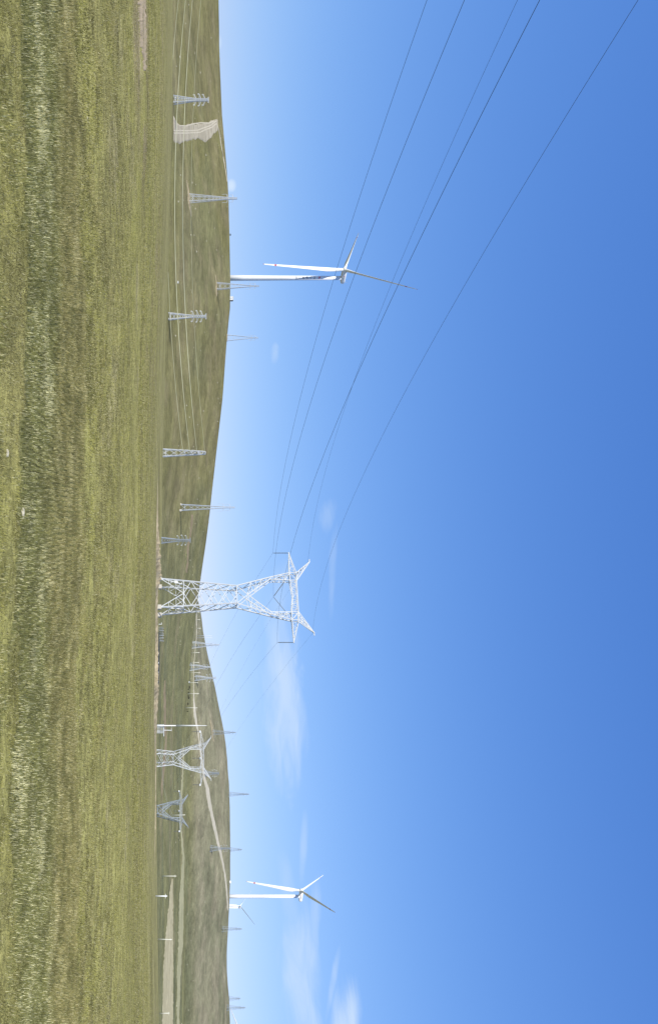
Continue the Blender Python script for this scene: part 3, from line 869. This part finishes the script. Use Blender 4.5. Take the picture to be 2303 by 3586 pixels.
for (U, vb, vt, kind, lab, mat) in (
        (2258, 673, 770, 'goat', 'valley lattice tower right of the grey twin pole, its top against the sky', M_steel_far),
        (2336, 665, 738, 'goat', 'wide based lattice tower in the valley between two concrete poles', M_steel_far),
        (2374, 682, 757, 'arms', 'three-armed lattice tower on the valley slope left of the herd of cattle', M_steel_far),
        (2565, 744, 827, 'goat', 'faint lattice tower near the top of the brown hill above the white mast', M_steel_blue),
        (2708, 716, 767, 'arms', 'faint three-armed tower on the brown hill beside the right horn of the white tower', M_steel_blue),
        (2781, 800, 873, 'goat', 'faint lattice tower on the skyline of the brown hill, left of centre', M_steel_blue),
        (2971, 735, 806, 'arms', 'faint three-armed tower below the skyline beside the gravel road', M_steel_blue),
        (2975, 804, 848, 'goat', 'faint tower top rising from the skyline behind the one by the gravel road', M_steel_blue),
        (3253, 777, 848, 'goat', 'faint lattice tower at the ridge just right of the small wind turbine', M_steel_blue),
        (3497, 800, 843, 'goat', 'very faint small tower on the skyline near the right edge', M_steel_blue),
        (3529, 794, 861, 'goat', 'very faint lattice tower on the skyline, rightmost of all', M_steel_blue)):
    p = hit(U, vb, 560); Ht = (vt - vb) * p.y / F; p.z -= .3
    far = p.y > 1000
    w1, w2 = (.24, .06) if vt < 860 and far else (.30, .08)
    if kind == 'goat':
        slim_tower(p, R(6), Ht, 6.0 if U in (2258, 2336) else 5, 1.0, 'goat', lab, mat, w1, w2, 'towers across the valley and brown hill', [(Ht * .72, 2.6), (Ht * .86, 2.4)], 8, .8)
    else:
        slim_tower(p, R(6), Ht, 5.2, 1.3, 'arms', lab, mat, w1, w2, 'towers across the valley and brown hill', [(Ht * .58, 3.6), (Ht * .72, 4.2), (Ht * .85, 3.6)], 7)
# twin pole behind the valley road
p = hit(2230, 687, 700); Ht = (743 - 687) * p.y / F
t = empty('twin_pole', p, 0, 'grey twin pole with crossbars behind the valley road, nearest right of the tallest tower', 'utility pole')
for s in (-1, 1): lathe('pole', [(.28, -.4), (.16, Ht)], M_steel_far, t, 8).location = (s * 1.1, 0, 0)
beams('crossbar', [((-2, 0, Ht * .97), (2, 0, Ht * .97), .22)], M_steel_far, t)
beams('crossbar', [((-1.2, 0, Ht * .55), (3.4, 0, Ht * .52), .22)], M_steel_far, t)

# ------------------------------------------------------------------ concrete poles
POLES = [(2144, 687, 699, 'thin concrete pole by the valley road, closest to the right legs of the tallest tower'), (2170, 688, 700.5, 'thin concrete pole by the valley road, second right of the tallest tower'),
         (2200, 688, 703, 'thin concrete pole by the valley road just left of the grey twin pole'), (2286, 669, 699, 'concrete pole right of the first valley lattice tower'), (2320, 666, 697, 'concrete pole left of the wide based valley tower'),
         (2355, 663.5, 702, 'concrete pole with a leaning crossarm between two valley lattice towers'), (2391, 660, 694, 'concrete pole with a white box at its foot left of the cattle'), (2429, 657, 697, 'concrete pole standing among the cattle'),
         (2478, 650, 692, 'concrete pole at the right end of the herd of cattle'), (2855, 602, 649, 'concrete pole seen through the dark cup-shaped tower'), (3068, 568, 618, 'concrete pole at the tip of the bare field strip'),
         (3289, 552, 602, 'thin concrete pole in front of the bare field strip'), (3549, 559, 594, 'concrete pole before the bare field at the far right')]
for i, (U, vb, vt, lab) in enumerate(POLES):
    p = hit(U, vb, 470)
    h = (vt - vb) * p.y / F
    tag_ = empty('utility_pole', (p.x, p.y, p.z - .2), R((i * 37) % 60 - 30), lab, 'utility pole', 'concrete poles through the valley')
    lean = (i % 3 - 1) * .03
    o = lathe('pole', [(.30, 0), (.19, h + .2)], M_pole, tag_, 8); o.rotation_euler = (0, lean, 0)
    o = beams('crossarm', [((-.9, 0, h * .93), (.9, 0, h * .93), .16)], M_pole, tag_)
    if U == 2391: box('meter_box', (-1.2, -.3, .3), (-.4, .3, 1.7), M_white, tag_)
for (U, D, vt, r, lab) in ((3138, 190, 586, .13, 'nearest white pole with a small crossarm at the edge of the meadow'), (3178, 260, 549.5, .12, 'short pole top showing over the meadow edge beside the nearest white pole')):
    p = base_pt(U, D); h = (vt - VH) * D / F + EYE - p.z
    e = empty('utility_pole', p, 0, lab, 'utility pole', 'poles at the meadow edge')
    lathe('pole', [(r * 1.1, 0), (r * .75, h)], M_white, e, 10)
    beams('crossarm', [((-.5, 0, h * .87), (.5, 0, h * .87), .09)], M_white, e)

# ------------------------------------------------------------------ portal frame and mast near the second tower
PD = 300.0
def P3(U, V, D=PD): return at(U, V, D)
b0 = base_pt(2541, PD)
mast = empty('mast', b0, 0, 'tall slender white mast thickened halfway up, left of the square-on cup-shaped tower', 'mast')
hm = (724 - VH) * PD / F + EYE - b0.z
zmid = (617 - VH) * PD / F + EYE - b0.z
lathe('mast_lower', [(.20, 0), (.17, zmid)], M_white, mast, 10)
lathe('mast_upper', [(.26, zmid), (.22, zmid + (hm - zmid) * .6), (.10, hm * .93), (.05, hm)], M_white, mast, 10)
c0 = base_pt(2553, PD + 1)
portal = empty('switch_frame', c0, 0, 'white steel switching frame with ladder-like rails at the foot of the white mast', 'switchgear')
zt = (574 - VH) * PD / F + EYE - c0.z
for dx in (-1.25, 1.0):
    for dy in (-.8, .8):
        beams('post', [((dx - .1, dy, 0), (dx - .1, dy, zt), .17)], M_steel, portal)
        beams('post', [((dx + .25, dy, 0), (dx + .25, dy, zt - .2), .10)], M_steel_far, portal)
beams('top_beam', [((-1.6, 0, zt), (2.6, 0, zt), .3)], M_steel, portal)
for k in range(5):
    beams('rail', [((-1.2, -.8, zt - .55 - k * .42), (1.1, -.8, zt - .5 - k * .42), .09)], M_white, portal)
zt2 = (601 - VH) * PD / F + EYE - c0.z
beams('upright', [((.4, 0, zt), (.45, 0, zt2), .18)], M_white, portal)
beams('crossbar', [((-1.2, 0, zt2), (.8, 0, zt2), .08)], M_white, portal)
insulator(portal, (-.6, 0, zt), (-.6, 0, zt - 1.6), .12, M_dark, 6)
# grey post rows left: compound of thin posts
CD = 262.0
c = base_pt(2222, CD)
pf = empty('post_row', c, 0, 'rows of thin grey posts just beyond the sand bank, right of the tallest tower', 'posts')
rr = random.Random(4)
for i in range(16):
    U = 2196 + i * 3.3 + rr.uniform(-.6, .6)
    for D in (CD,):
        x = (U - 2222) * CD / F
        zt_ = (573 + rr.uniform(-3, 2.5) - VH) * CD / F + EYE - c.z
        beams('post', [((x, rr.uniform(-1, 1), -.3), (x + rr.uniform(-.1, .1), rr.uniform(-1, 1), zt_), .085)], M_steel_blue if i % 3 else M_steel_far, pf)
for z in (.45, .75):
    beams('rail', [((-2.4, 0, (560 - VH) * CD / F + EYE - c.z + z), (2.3, 0, (561 - VH) * CD / F + EYE - c.z + z), .07)], M_dark, pf)
e = base_pt(2186, 258)
g = empty('marker_post', e, 0, 'small white bent marker post left of the rows of grey posts', 'marker post')
zt = (567 - VH) * 258 / F + EYE - e.z
beams('post', [((0, 0, 0), (0, 0, zt), .14)], M_white, g)
beams('arm', [((-.05, 0, zt - .08), (-.55, 0, zt - .12), .12)], M_white, g)
# long dark barrier
vs = []; BD = 255.0
bar = empty('barrier', base_pt(2320, BD), 0, 'long low dark barrier with pale blocks along the far side of the sand bank', 'barrier')
rr = random.Random(9)
bz = bar.location.z
for i in range(26):
    U0 = 2212 + i * 8.2; U1 = U0 + 8.0
    x0 = (U0 - 2320) * BD / F; x1 = (U1 - 2320) * BD / F
    vt_ = (559.5 if i < 17 else 559.0 - (i - 17) * .55) + rr.uniform(-.6, .4)
    z = (vt_ - VH) * BD / F + EYE - bz
    box('panel', (x0, -.1 + rr.uniform(-.1, .1), -.3), (x1, .12, z), M_dark, bar)
    if i in (9, 13, 17, 18, 21): box('block', (x0, -.5, z - .55), (x0 + .3, -.2, z - .25), M_white, bar)

# ------------------------------------------------------------------ hut on the ridge, specks
p = hit(1045, 806, 600); 
hs = p.y / F
h = empty('hut', (p.x, p.y, p.z - .4), R(8), 'small white hut with a dark end on the ridge right of the large wind turbine', 'hut')
box('wall', (-6.2 * hs, -1.5, 0), (6.2 * hs, 1.5, 10.5 * hs + .4), M_shed, h, .03)
box('roof', (-6.6 * hs, -1.7, 10.5 * hs + .403), (6.6 * hs, 1.7, 11.2 * hs + .4), M_white, h)
box('lean_to', (6.25 * hs, -1.2, 0), (9.8 * hs, 1.2, 9.8 * hs + .4), M_dark, h)
box('door', (-1.6 * hs, -1.56, .45), (1.0 * hs, -1.503, 6 * hs + .4), M_steel_far, h)
beams('fence_rail', [((10 * hs, 0, 6 * hs), (21 * hs, 0, 5.5 * hs), .08), ((21 * hs, 0, 0), (21 * hs, 0, 5.6 * hs), .08), ((15 * hs, 0, 0), (15 * hs, 0, 5.6 * hs), .08)], M_steel_far, h)
p = hit(822, 806.5, 600); hs = p.y / F
h = empty('cabinet', (p.x, p.y, p.z - .3), 0, 'tiny dark cabinet on legs on the ridge left of the large wind turbine', 'cabinet')
box('case', (-3 * hs, -.5, 1.2 * hs + .3), (3 * hs, .5, 4.6 * hs + .3), M_dark, h, .03)
for s in (-1, 1): beams('leg', [((s * 2.2 * hs, 0, 0), (s * 2.2 * hs, 0, 1.6 * hs + .3), .25)], M_dark, h)
p = hit(988, 622, 400); hs = p.y / F
h = empty('cabin', (p.x, p.y, p.z), R(15), 'tiny white cabin low on the slope of the left hill', 'cabin')
box('wall', (-4 * hs, -.7, -.2), (4 * hs, .7, 3.2 * hs), M_shed, h, .03)
box('roof', (-4.3 * hs, -.8, 3.2 * hs + .003), (4.3 * hs, .8, 3.8 * hs), M_white, h)
p = hit(3089, 803.5, 1000); hs = p.y / F
h = empty('water_tank', (p.x, p.y, p.z - .3), 0, 'tiny round white tank on the ridge beside the right wind turbine', 'tank')
lathe('shell', [(5.0 * hs, 0), (5.2 * hs, 3.5 * hs), (4.2 * hs, 5.2 * hs), (1.6 * hs, 6.2 * hs)], M_white, h, 14)
lathe('hatch', [(1.2 * hs, 6.2 * hs), (1.2 * hs, 6.9 * hs)], M_steel_far, h, 10)

# ------------------------------------------------------------------ cattle
def cow_mesh():
    joints = [((0, 0, 1.05), .34), ((.45, 0, 1.08), .36), ((.95, 0, 1.12), .30), ((1.25, 0, 1.28), .18), ((1.55, 0, 1.18), .14), ((1.80, 0, 1.00), .09),
              ((-.45, 0, 1.10), .32), ((-.72, 0, 1.12), .20), ((-.86, 0, .95), .04), ((-.88, 0, .55), .03)]
    edges = [(0, 1), (1, 2), (2, 3), (3, 4), (4, 5), (0, 6), (6, 7), (7, 8), (8, 9)]
    for (x, root) in ((.85, 2), (-.5, 6)):
        for s in (-1, 1):
            k = len(joints)
            back = root == 6
            joints += [((x, s * .2, .80), .14), ((x + (-.10 if back else .03), s * .21, .42), .075), ((x + (.02 if back else 0), s * .21, .05), .06)]
            edges += [(root, k), (k, k + 1), (k + 1, k + 2)]
    me = bpy.data.meshes.new('body'); me.from_pydata([j[0] for j in joints], edges, []); me.update()
    me.materials.append(M_hide)
    return me, [j[1] for j in joints]
cm_, rad = cow_mesh()
def cow_body():
    o = bpy.data.objects.new('body', cm_)
    m = o.modifiers.new('skin', 'SKIN')
    if not cm_.skin_vertices: pass
    m2 = o.modifiers.new('sub', 'SUBSURF'); m2.levels = 1; m2.render_levels = 1
    return o
tmp = cow_body(); COL.objects.link(tmp)
for i, sv in enumerate(cm_.skin_vertices[0].data):
    sv.radius = (rad[i], rad[i] * (1.25 if i in (0, 1, 6) else 1)); sv.use_root = (i == 0)
dg = bpy.context.evaluated_depsgraph_get(); dg.update()
body_me = bpy.data.meshes.new_from_object(tmp.evaluated_get(dg)); body_me.name = 'body'
if not body_me.materials: body_me.materials.append(M_hide)
body_me.shade_smooth()
bpy.data.objects.remove(tmp)
for i, (U, V, a, sc, lab) in enumerate(((2405, 659.5, -20, 1.15, 'black cow at the left end of the herd on the grassy slope, slightly apart'), (2413, 657.7, 10, .7, 'black calf lying low just right of the leftmost cow'),
                                       (2425, 657.8, 100, .95, 'black cow standing just left of a concrete pole'), (2438, 657.3, 200, .8, 'small black cow just right of the pole among the herd'),
                                       (2443, 657.5, 30, 1.15, 'largest looking black cow with raised head in the middle of the herd'), (2466, 655.0, 160, 1.1, 'lone black cow between two concrete poles'),
                                       (2485, 653.5, 70, .75, 'grey black calf right of the last pole by the herd'), (2491, 654.0, 250, 1.1, 'black cow at the right end of the herd'))):
    p = hit(U, V, 560)
    o = empty('cow', p, R(a), lab, 'cow', 'black cattle grazing on the slope', sc)
    b_ = link(bpy.data.objects.new('body', body_me), o)
    for s in (-1, 1):
        beams('horn', [((1.5, s * .1, 1.3), (1.52, s * .3, 1.5), .05)], M_ins, o)
        beams('ear', [((1.42, s * .1, 1.28), (1.38, s * .28, 1.24), .08)], M_hide, o)

# ------------------------------------------------------------------ wind turbines
def blade_mesh(L, cs=1.0):
    st = [(0, 3.4, 3.4, 0), (.03, 3.4, 3.3, 0), (.08, 3.7, 2.7, 0), (.14, 4.7, 1.9, .1), (.21, 5.2, 1.3, .15), (.32, 4.5, .95, .12), (.45, 3.7, .70, .09), (.60, 2.9, .50, .06), (.72, 2.35, .38, .04),
          (.832, 1.95, .29, .03), (.858, 1.8, .27, .02), (.862, 1.78, .27, .02), (.95, 1.2, .16, 0), (.955, 1.15, .15, 0), (.985, .8, .10, 0), (1.0, .25, .05, 0)]
    n = 14; vs = []; fs = []; band = []
    for (t, c, th, tw_) in st:
        c = c * (cs if t > .08 else 1)
        k = min(1, t / .16)
        for i in range(n):
            a = 2 * math.pi * i / n
            ex = math.cos(a); ez = math.sin(a)
            # ellipse -> airfoil, chord along x, pitch axis at 30% chord
            x = c * .5 * ex; y = th * .5 * ez * (1 - .45 * k * (1 - ex) * .5 * (1 if ex < 0 else .6))
            x -= c * .20 * k
            ca, sa = math.cos(tw_), math.sin(tw_)
            vs.append((x * ca - y * sa, x * sa + y * ca, t * L))
    for s in range(len(st) - 1):
        tm = (st[s][0] + st[s + 1][0]) / 2
        for i in range(n):
            fs.append([s * n + i, s * n + (i + 1) % n, (s + 1) * n + (i + 1) % n, (s + 1) * n + i])
            band.append(tm)
    fs.append([(len(st) - 1) * n + i for i in range(n)]); band.append(1)
    return vs, fs, band
def turbine(base, hub, L, axis_az, tilt, phi0, cone, label, r0, r1, marks=True, cs=1.0, over=9.0, nac=1.0, pitch=40):
    """hub: world point of rotor centre; axis_az: heading of the rotor axis (pointing upwind)"""
    n_h = Vector((math.sin(axis_az), math.cos(axis_az), 0))
    axis = (n_h * math.cos(tilt) + Vector((0, 0, math.sin(tilt)))).normalized()
    side = n_h.cross(Vector((0, 0, 1))).normalized()
    side = -side if side.y > 0 else side
    up = side.cross(axis).normalized()
    if up.z < 0: up = -up
    tb = Vector(hub) - n_h * (over * nac)
    root = empty('wind_turbine', (tb.x, tb.y, base), 0, label, 'wind turbine', 'white wind turbines behind the hills')
    ht = hub.z - base - 2.0
    tw = lathe('tower', [(r0, 0), (r0 * .97, ht * .25), (r0 + (r1 - r0) * .5, ht * .55), (r1, ht)], M_white, root, 32)
    rel = Vector(hub) - root.location
    B = Matrix((side, -axis, up)).transposed().to_4x4()    # local x = side, y = back, z = up
    # nacelle
    k = nac
    prof = [(-2.6, .55), (-1.9, 1.0), (2, 1.02), (6, 1.0), (9.0, .92), (10.8, .72), (11.6, .35)]
    vs = []; fs = []; m = 16
    for y, s in prof:
        for i in range(m):
            a = 2 * math.pi * (i + .5) / m
            cx_, sz_ = math.cos(a), math.sin(a)
            e = .38
            vs.append((2.3 * s * k * math.copysign(abs(cx_) ** e, cx_), (y + 3.6) * k, 2.5 * s * k * math.copysign(abs(sz_) ** e, sz_) + .3 * k))
    for q in range(len(prof) - 1):
        for i in range(m): fs.append([q * m + i, q * m + (i + 1) % m, (q + 1) * m + (i + 1) % m, (q + 1) * m + i])
    fs.append(list(range(m - 1, -1, -1))); fs.append([(len(prof) - 1) * m + i for i in range(m)])
    na = mesh_obj('nacelle', vs, fs, M_white, root, True); na.matrix_local = Matrix.Translation(rel) @ B
    # vent, mark and sensor mast on the nacelle
    v = beams('wind_sensor', [((0, 13.5 * k, 2.6 * k), (0, 13.7 * k, 5.4 * k), .16 * k)], M_steel_far, root); v.matrix_local = Matrix.Translation(rel) @ B
    for s in (-1, 1):
        vv = [(s * 2.36 * k, (7.0 + j) * k, z * k) for j in (0, 3.6) for z in (.1, .55)]
        d = mesh_obj('nacelle_mark', vv, [[0, 2, 3, 1]], M_ink, root); d.matrix_local = Matrix.Translation(rel) @ B
        vv = [(s * 2.36 * k, (5.7 + j) * k, z * k) for j in (0, .8) for z in (-.1, .9)]
        d = mesh_obj('nacelle_mark', vv, [[0, 2, 3, 1]], M_logo, root); d.matrix_local = Matrix.Translation(rel) @ B
    # hub / spinner
    sp = lathe('hub', [(1.6 * k, -2.2 * k), (2.3 * k, -1.6 * k), (2.45 * k, 0), (2.25 * k, 1.2 * k), (1.5 * k, 2.3 * k), (.5 * k, 2.9 * k)], M_white, root, 20)
    sp.matrix_local = Matrix.Translation(rel) @ B @ Matrix.Rotation(R(90), 4, 'X')
    vs, fs, band = blade_mesh(L, cs)
    vs = [(x, y, z) for x, y, z in vs]
    bme = bpy.data.meshes.new('blade'); bme.from_pydata(vs, [], fs); bme.update(); bme.shade_smooth()
    bme.materials.append(M_white); bme.materials.append(M_red)
    for v in bme.vertices:            # prebend away from the tower
        t = v.co.z / L; v.co.x += 0; 
    if marks:
        for i, p in enumerate(bme.polygons):
            t = band[i]
            if .835 < t < .858 or t > .975: p.material_index = 1
    for j in range(3):
        ph = phi0 + j * 2 * math.pi / 3
        d = (up * math.cos(ph) + side * math.sin(ph))
        d = (d * math.cos(cone) + axis * math.sin(cone)).normalized()
        # feathered: chord runs along the rotor axis
        yv = d.cross(axis).normalized(); xv = yv.cross(d).normalized()
        M = Matrix((xv, yv, d)).transposed().to_4x4()
        b_ = link(bpy.data.objects.new('blade', bme), root)
        b_.matrix_local = Matrix.Translation(rel + d * 1.2 * k) @ M @ Matrix.Rotation(R(pitch), 4, 'Z')
    return root, tb, ht

AZL = -2.241
TD = 875.0
hubL = at(945, 1205, TD)
rootL, tbL, htL = turbine(hubL.z - 140, hubL, 90.0, AZL, .04, .851, .11, 'large white wind turbine with Chinese lettering down its tower', 3.0, 2.1, True, .9)
hubR = at(3119, 1054, 1287)
turbine(hubR.z - 130, hubR, 84.5, -1.511, .107, 1.119, .033, 'plain white wind turbine with red blade bands, on the right behind the brown hill', 2.9, 2.3, True, 1.12, nac=1.1, over=7.8, pitch=12)
hubS = at(3172, 841, 3450)
turbine(hubS.z - 120, hubS, 108.0, -1.874, .105, 1.065, -.008, 'tiny most distant wind turbine, low on the skyline right of the plain white one', 3.8, 3.0, False, 2.0, pitch=15)

hubE = at(3690, 872, 1890)
turbine(hubE.z - 120, hubE, 97.0, math.atan2(-.5, -.86), R(5), R(-114), R(2), 'wind turbine standing past the right edge, only a blade tip showing above the ridge', 2.6, 1.8, False, 1.0, pitch=60)

# lettering down the tower, facing the camera side
def tower_text():
    ax = Vector((tbL.x, tbL.y, 0))
    face = (Vector((0, 0, 0)) - ax); face.z = 0; face.normalize()
    ang = math.atan2(face.y, face.x) - R(10)
    size = 3.05
    zs = [at(0, v, TD).z for v in (1103, 1090.5, 1077.5, 1064.5, 1052, 1040)]
    def wrap(me, z0, r):
        for v in me.vertices:
            a = ang + v.co.x / r
            v.co = Vector((math.cos(a) * (r + .03), math.sin(a) * (r + .03), z0 + v.co.y))
    for ch, z in zip('国家能源集团', zs):
        cu = bpy.data.curves.new('letter', 'FONT'); cu.body = ch; cu.size = size * 1.05; cu.align_x = 'CENTER'; cu.align_y = 'CENTER'
        cu.offset = .045
        o = bpy.data.objects.new('letter', cu); COL.objects.link(o)
        dg = bpy.context.evaluated_depsgraph_get()
        me = bpy.data.meshes.new_from_object(o.evaluated_get(dg)); bpy.data.objects.remove(o)
        if len(me.vertices) == 0: continue
        ys = [v.co.y for v in me.vertices]; xs_ = [v.co.x for v in me.vertices]
        cy, cx = (max(ys) + min(ys)) / 2, (max(xs_) + min(xs_)) / 2
        for v in me.vertices: v.co.x -= cx; v.co.y -= cy
        f = min(1, max(0, (z - rootL.location.z) / htL))
        r = 2.1 + (3.0 - 2.1) * (1 - f) * .9 + .0
        # local radius from the lathe profile
        pr = [(0, 3.0), (.25, 2.91), (.55, 2.55), (1, 2.1)]
        r = float(np.interp(f, [p[0] for p in pr], [p[1] for p in pr]))
        wrap(me, z - rootL.location.z, r)
        me.materials.clear(); me.materials.append(M_ink); me.name = 'letter'
        link(bpy.data.objects.new('letter', me), rootL)
    # round emblem of slanting curved strokes
    z = at(0, 1120.5, TD).z - rootL.location.z; r = 2.36
    vs, fs = [], []
    for k, (x0, lo, hi) in enumerate(((-1.05, -.6, .75), (-.42, -1.15, 1.2), (.22, -1.3, 1.2), (.85, -.9, .55))):
        n0 = len(vs)
        for i in range(9):
            t = i / 8; y = lo + (hi - lo) * t; bx_ = x0 + .35 * math.sin(t * math.pi * 2) + .28 * y
            for s in (-.19, .19):
                a = ang + (bx_ + s) / r
                vs.append((math.cos(a) * (r + .03), math.sin(a) * (r + .03), z + y))
        for i in range(8): fs.append([n0 + 2 * i, n0 + 2 * i + 1, n0 + 2 * i + 3, n0 + 2 * i + 2])
    mesh_obj('emblem', vs, fs, M_logo, rootL)
tower_text()

# ------------------------------------------------------------------ wires
def tube(name, pts, r, mat, label, cat='power line', group=None, n=5, parent=None):
    vs, fs = [], []
    for i, p in enumerate(pts):
        d = (pts[min(i + 1, len(pts) - 1)] - pts[max(i - 1, 0)]).normalized()
        s = d.cross(Vector((0, 0, 1))).normalized(); u = s.cross(d)
        for k in range(n):
            a = 2 * math.pi * k / n; vs.append(p + s * math.cos(a) * r + u * math.sin(a) * r)
    for i in range(len(pts) - 1):
        for k in range(n): fs.append([i * n + k, i * n + (k + 1) % n, (i + 1) * n + (k + 1) % n, (i + 1) * n + k])
    o = mesh_obj(name, vs, fs, mat, parent, True)
    if label: tag(o, label, cat, group)
    return o
Mm = Matrix.Translation(main_loc) @ Matrix.Rotation(MAIN_YAW, 4, 'Z')
att = {'A': Vector((-10.9, 0, 26.9)), 'B': Vector((0, 0, 26.5)), 'C': Vector((10.9, 0, 26.9)), 'D': Vector((-8.7, 0, 35.2)), 'E': Vector((8.7, 0, 35.2))}
coef = {'A': (-.0964, .000506), 'B': (-.122, .000634), 'C': (-.1285, .000639), 'D': (-.1282, .00064), 'E': (-.1466, .000697)}
labs = {'A': 'left conductor sweeping from the tallest tower up past the wind turbine, lowest across the sky', 'B': 'middle conductor sweeping from the tallest tower to the left, second lowest across the sky',
        'C': 'right conductor from the tallest tower, crossing the thin earth wire in mid sky', 'D': 'thin earth wire from the left horn of the tallest tower, crossed by the right conductor',
        'E': 'earth wire from the right horn of the tallest tower, highest across the sky'}
th = R(22)
for k, a in att.items():
    p0 = Mm @ a; c1, c2 = coef[k]; pts = []
    for i in range(81):
        t = 205 * i / 80
        pts.append(Vector((p0.x - t * math.sin(th), p0.y - t * math.cos(th), p0.z + c1 * t + c2 * t * t)))
    tube('power_line', pts, (.014 if k in 'DE' else .0185), M_wire, labs[k], group='wires sweeping overhead to the left')
def span(p, q, sag, n=28):
    return [p.lerp(q, i / n) - Vector((0, 0, 4 * sag * (i / n) * (1 - i / n))) for i in range(n + 1)]
def t2w(v): return t2_loc + Vector((v.x * 1.03, v.y * 1.03, v.z * .9))
M3 = Matrix.Translation(t3_loc) @ Matrix.Rotation(R(-43), 4, 'Z')
def t3w(v): return M3 @ Vector((v.x, v.y, v.z * .9))
nm = {'A': 'left conductor', 'B': 'middle conductor', 'C': 'right conductor', 'D': 'left earth wire', 'E': 'right earth wire'}
for k, a in att.items():
    tube('power_line', span(Mm @ a, t2w(a), 2.2 if k in 'DE' else 4.0), .010 if k in 'DE' else .015, M_wire, nm[k] + ' descending from the tallest tower to the white cup-shaped tower on its right', group='wires between the two silver towers')
for k in 'ABC':
    tube('power_line', span(t2w(att[k]), t3w(att[k]), 3.0), .035, M_wire_pale, nm[k] + ' between the white and the dark cup-shaped towers', group='wires between the right cup-shaped towers')
# pale wires over the left hill, six conductors and one earth wire
YD = 430.0
lv = [(641, 625, .0), (665, 650, .0), (690, 674, 0), (718, 704, 0)]
for i, (v0, v1, _) in enumerate(lv):
    sagpx = [0, 0, 0, 0][i]
    for j, dy in enumerate((-3.1, 3.1) if i < 3 else (0,)):
        D = YD + dy
        us = np.linspace(1582, -900, 60)
        mid = [(1585, 975, 590, 0), (1585, 600, 613, 0), (1585, 600, 640.5, 0), (1585, 600, 670.5, 0)][i]
        # parabola through tower, middle reading, frame edge
        A = np.array([[1585 ** 2, 1585, 1], [mid[1] ** 2, mid[1], 1], [0, 0, 1]], float)
        co = np.linalg.solve(A, np.array([v0, mid[2], v1], float))
        pts = [at(u, co[0] * u * u + co[1] * u + co[2] + (j * .9 * math.sin(u / 500) if i else 0), D) for u in us]
        lvl = ['lowest', 'second lowest', 'third', 'topmost'][i]
        tube('power_line', pts, .085 if i < 3 else .06, M_wire_pale, f'{lvl} pale wire across the foot of the left hill, {"nearer" if j == 0 else "farther"} of its pair' if i < 3 else 'topmost single pale earth wire across the left hill', group='pale wires across the left hill')
        if i < 3:   # jumper loop at the end tower
            s0 = at(1573, v0 - 2, D); pj = [s0 + Vector((1.7 * (1 - math.cos(a)) * .5 * 1.3 - .2 * math.sin(a), 0, -2.1 * math.sin(a) * 1.0 - 1.0 * (1 - math.cos(a)))) for a in np.linspace(0, math.pi, 14)]
            tube('jumper_loop', pj, .06, M_wire_pale, f'jumper loop hanging under the {lvl} pale wire at the end tower, {"near" if j == 0 else "far"} side', 'jumper wire', 'jumper loops on the end tower')
# low wires from the switching frame past the second tower
for j, (vv0, vv1) in enumerate(((574, 608), (570, 611))):
    tube('power_line', span(at(2566, vv0, PD), at(2860 + 20 * j, vv1, 520), 3.0), .05, M_wire_pale, ['upper', 'lower'][j] + ' pale wire running from the switching frame behind the white cup-shaped tower', group='wires from the switching frame')
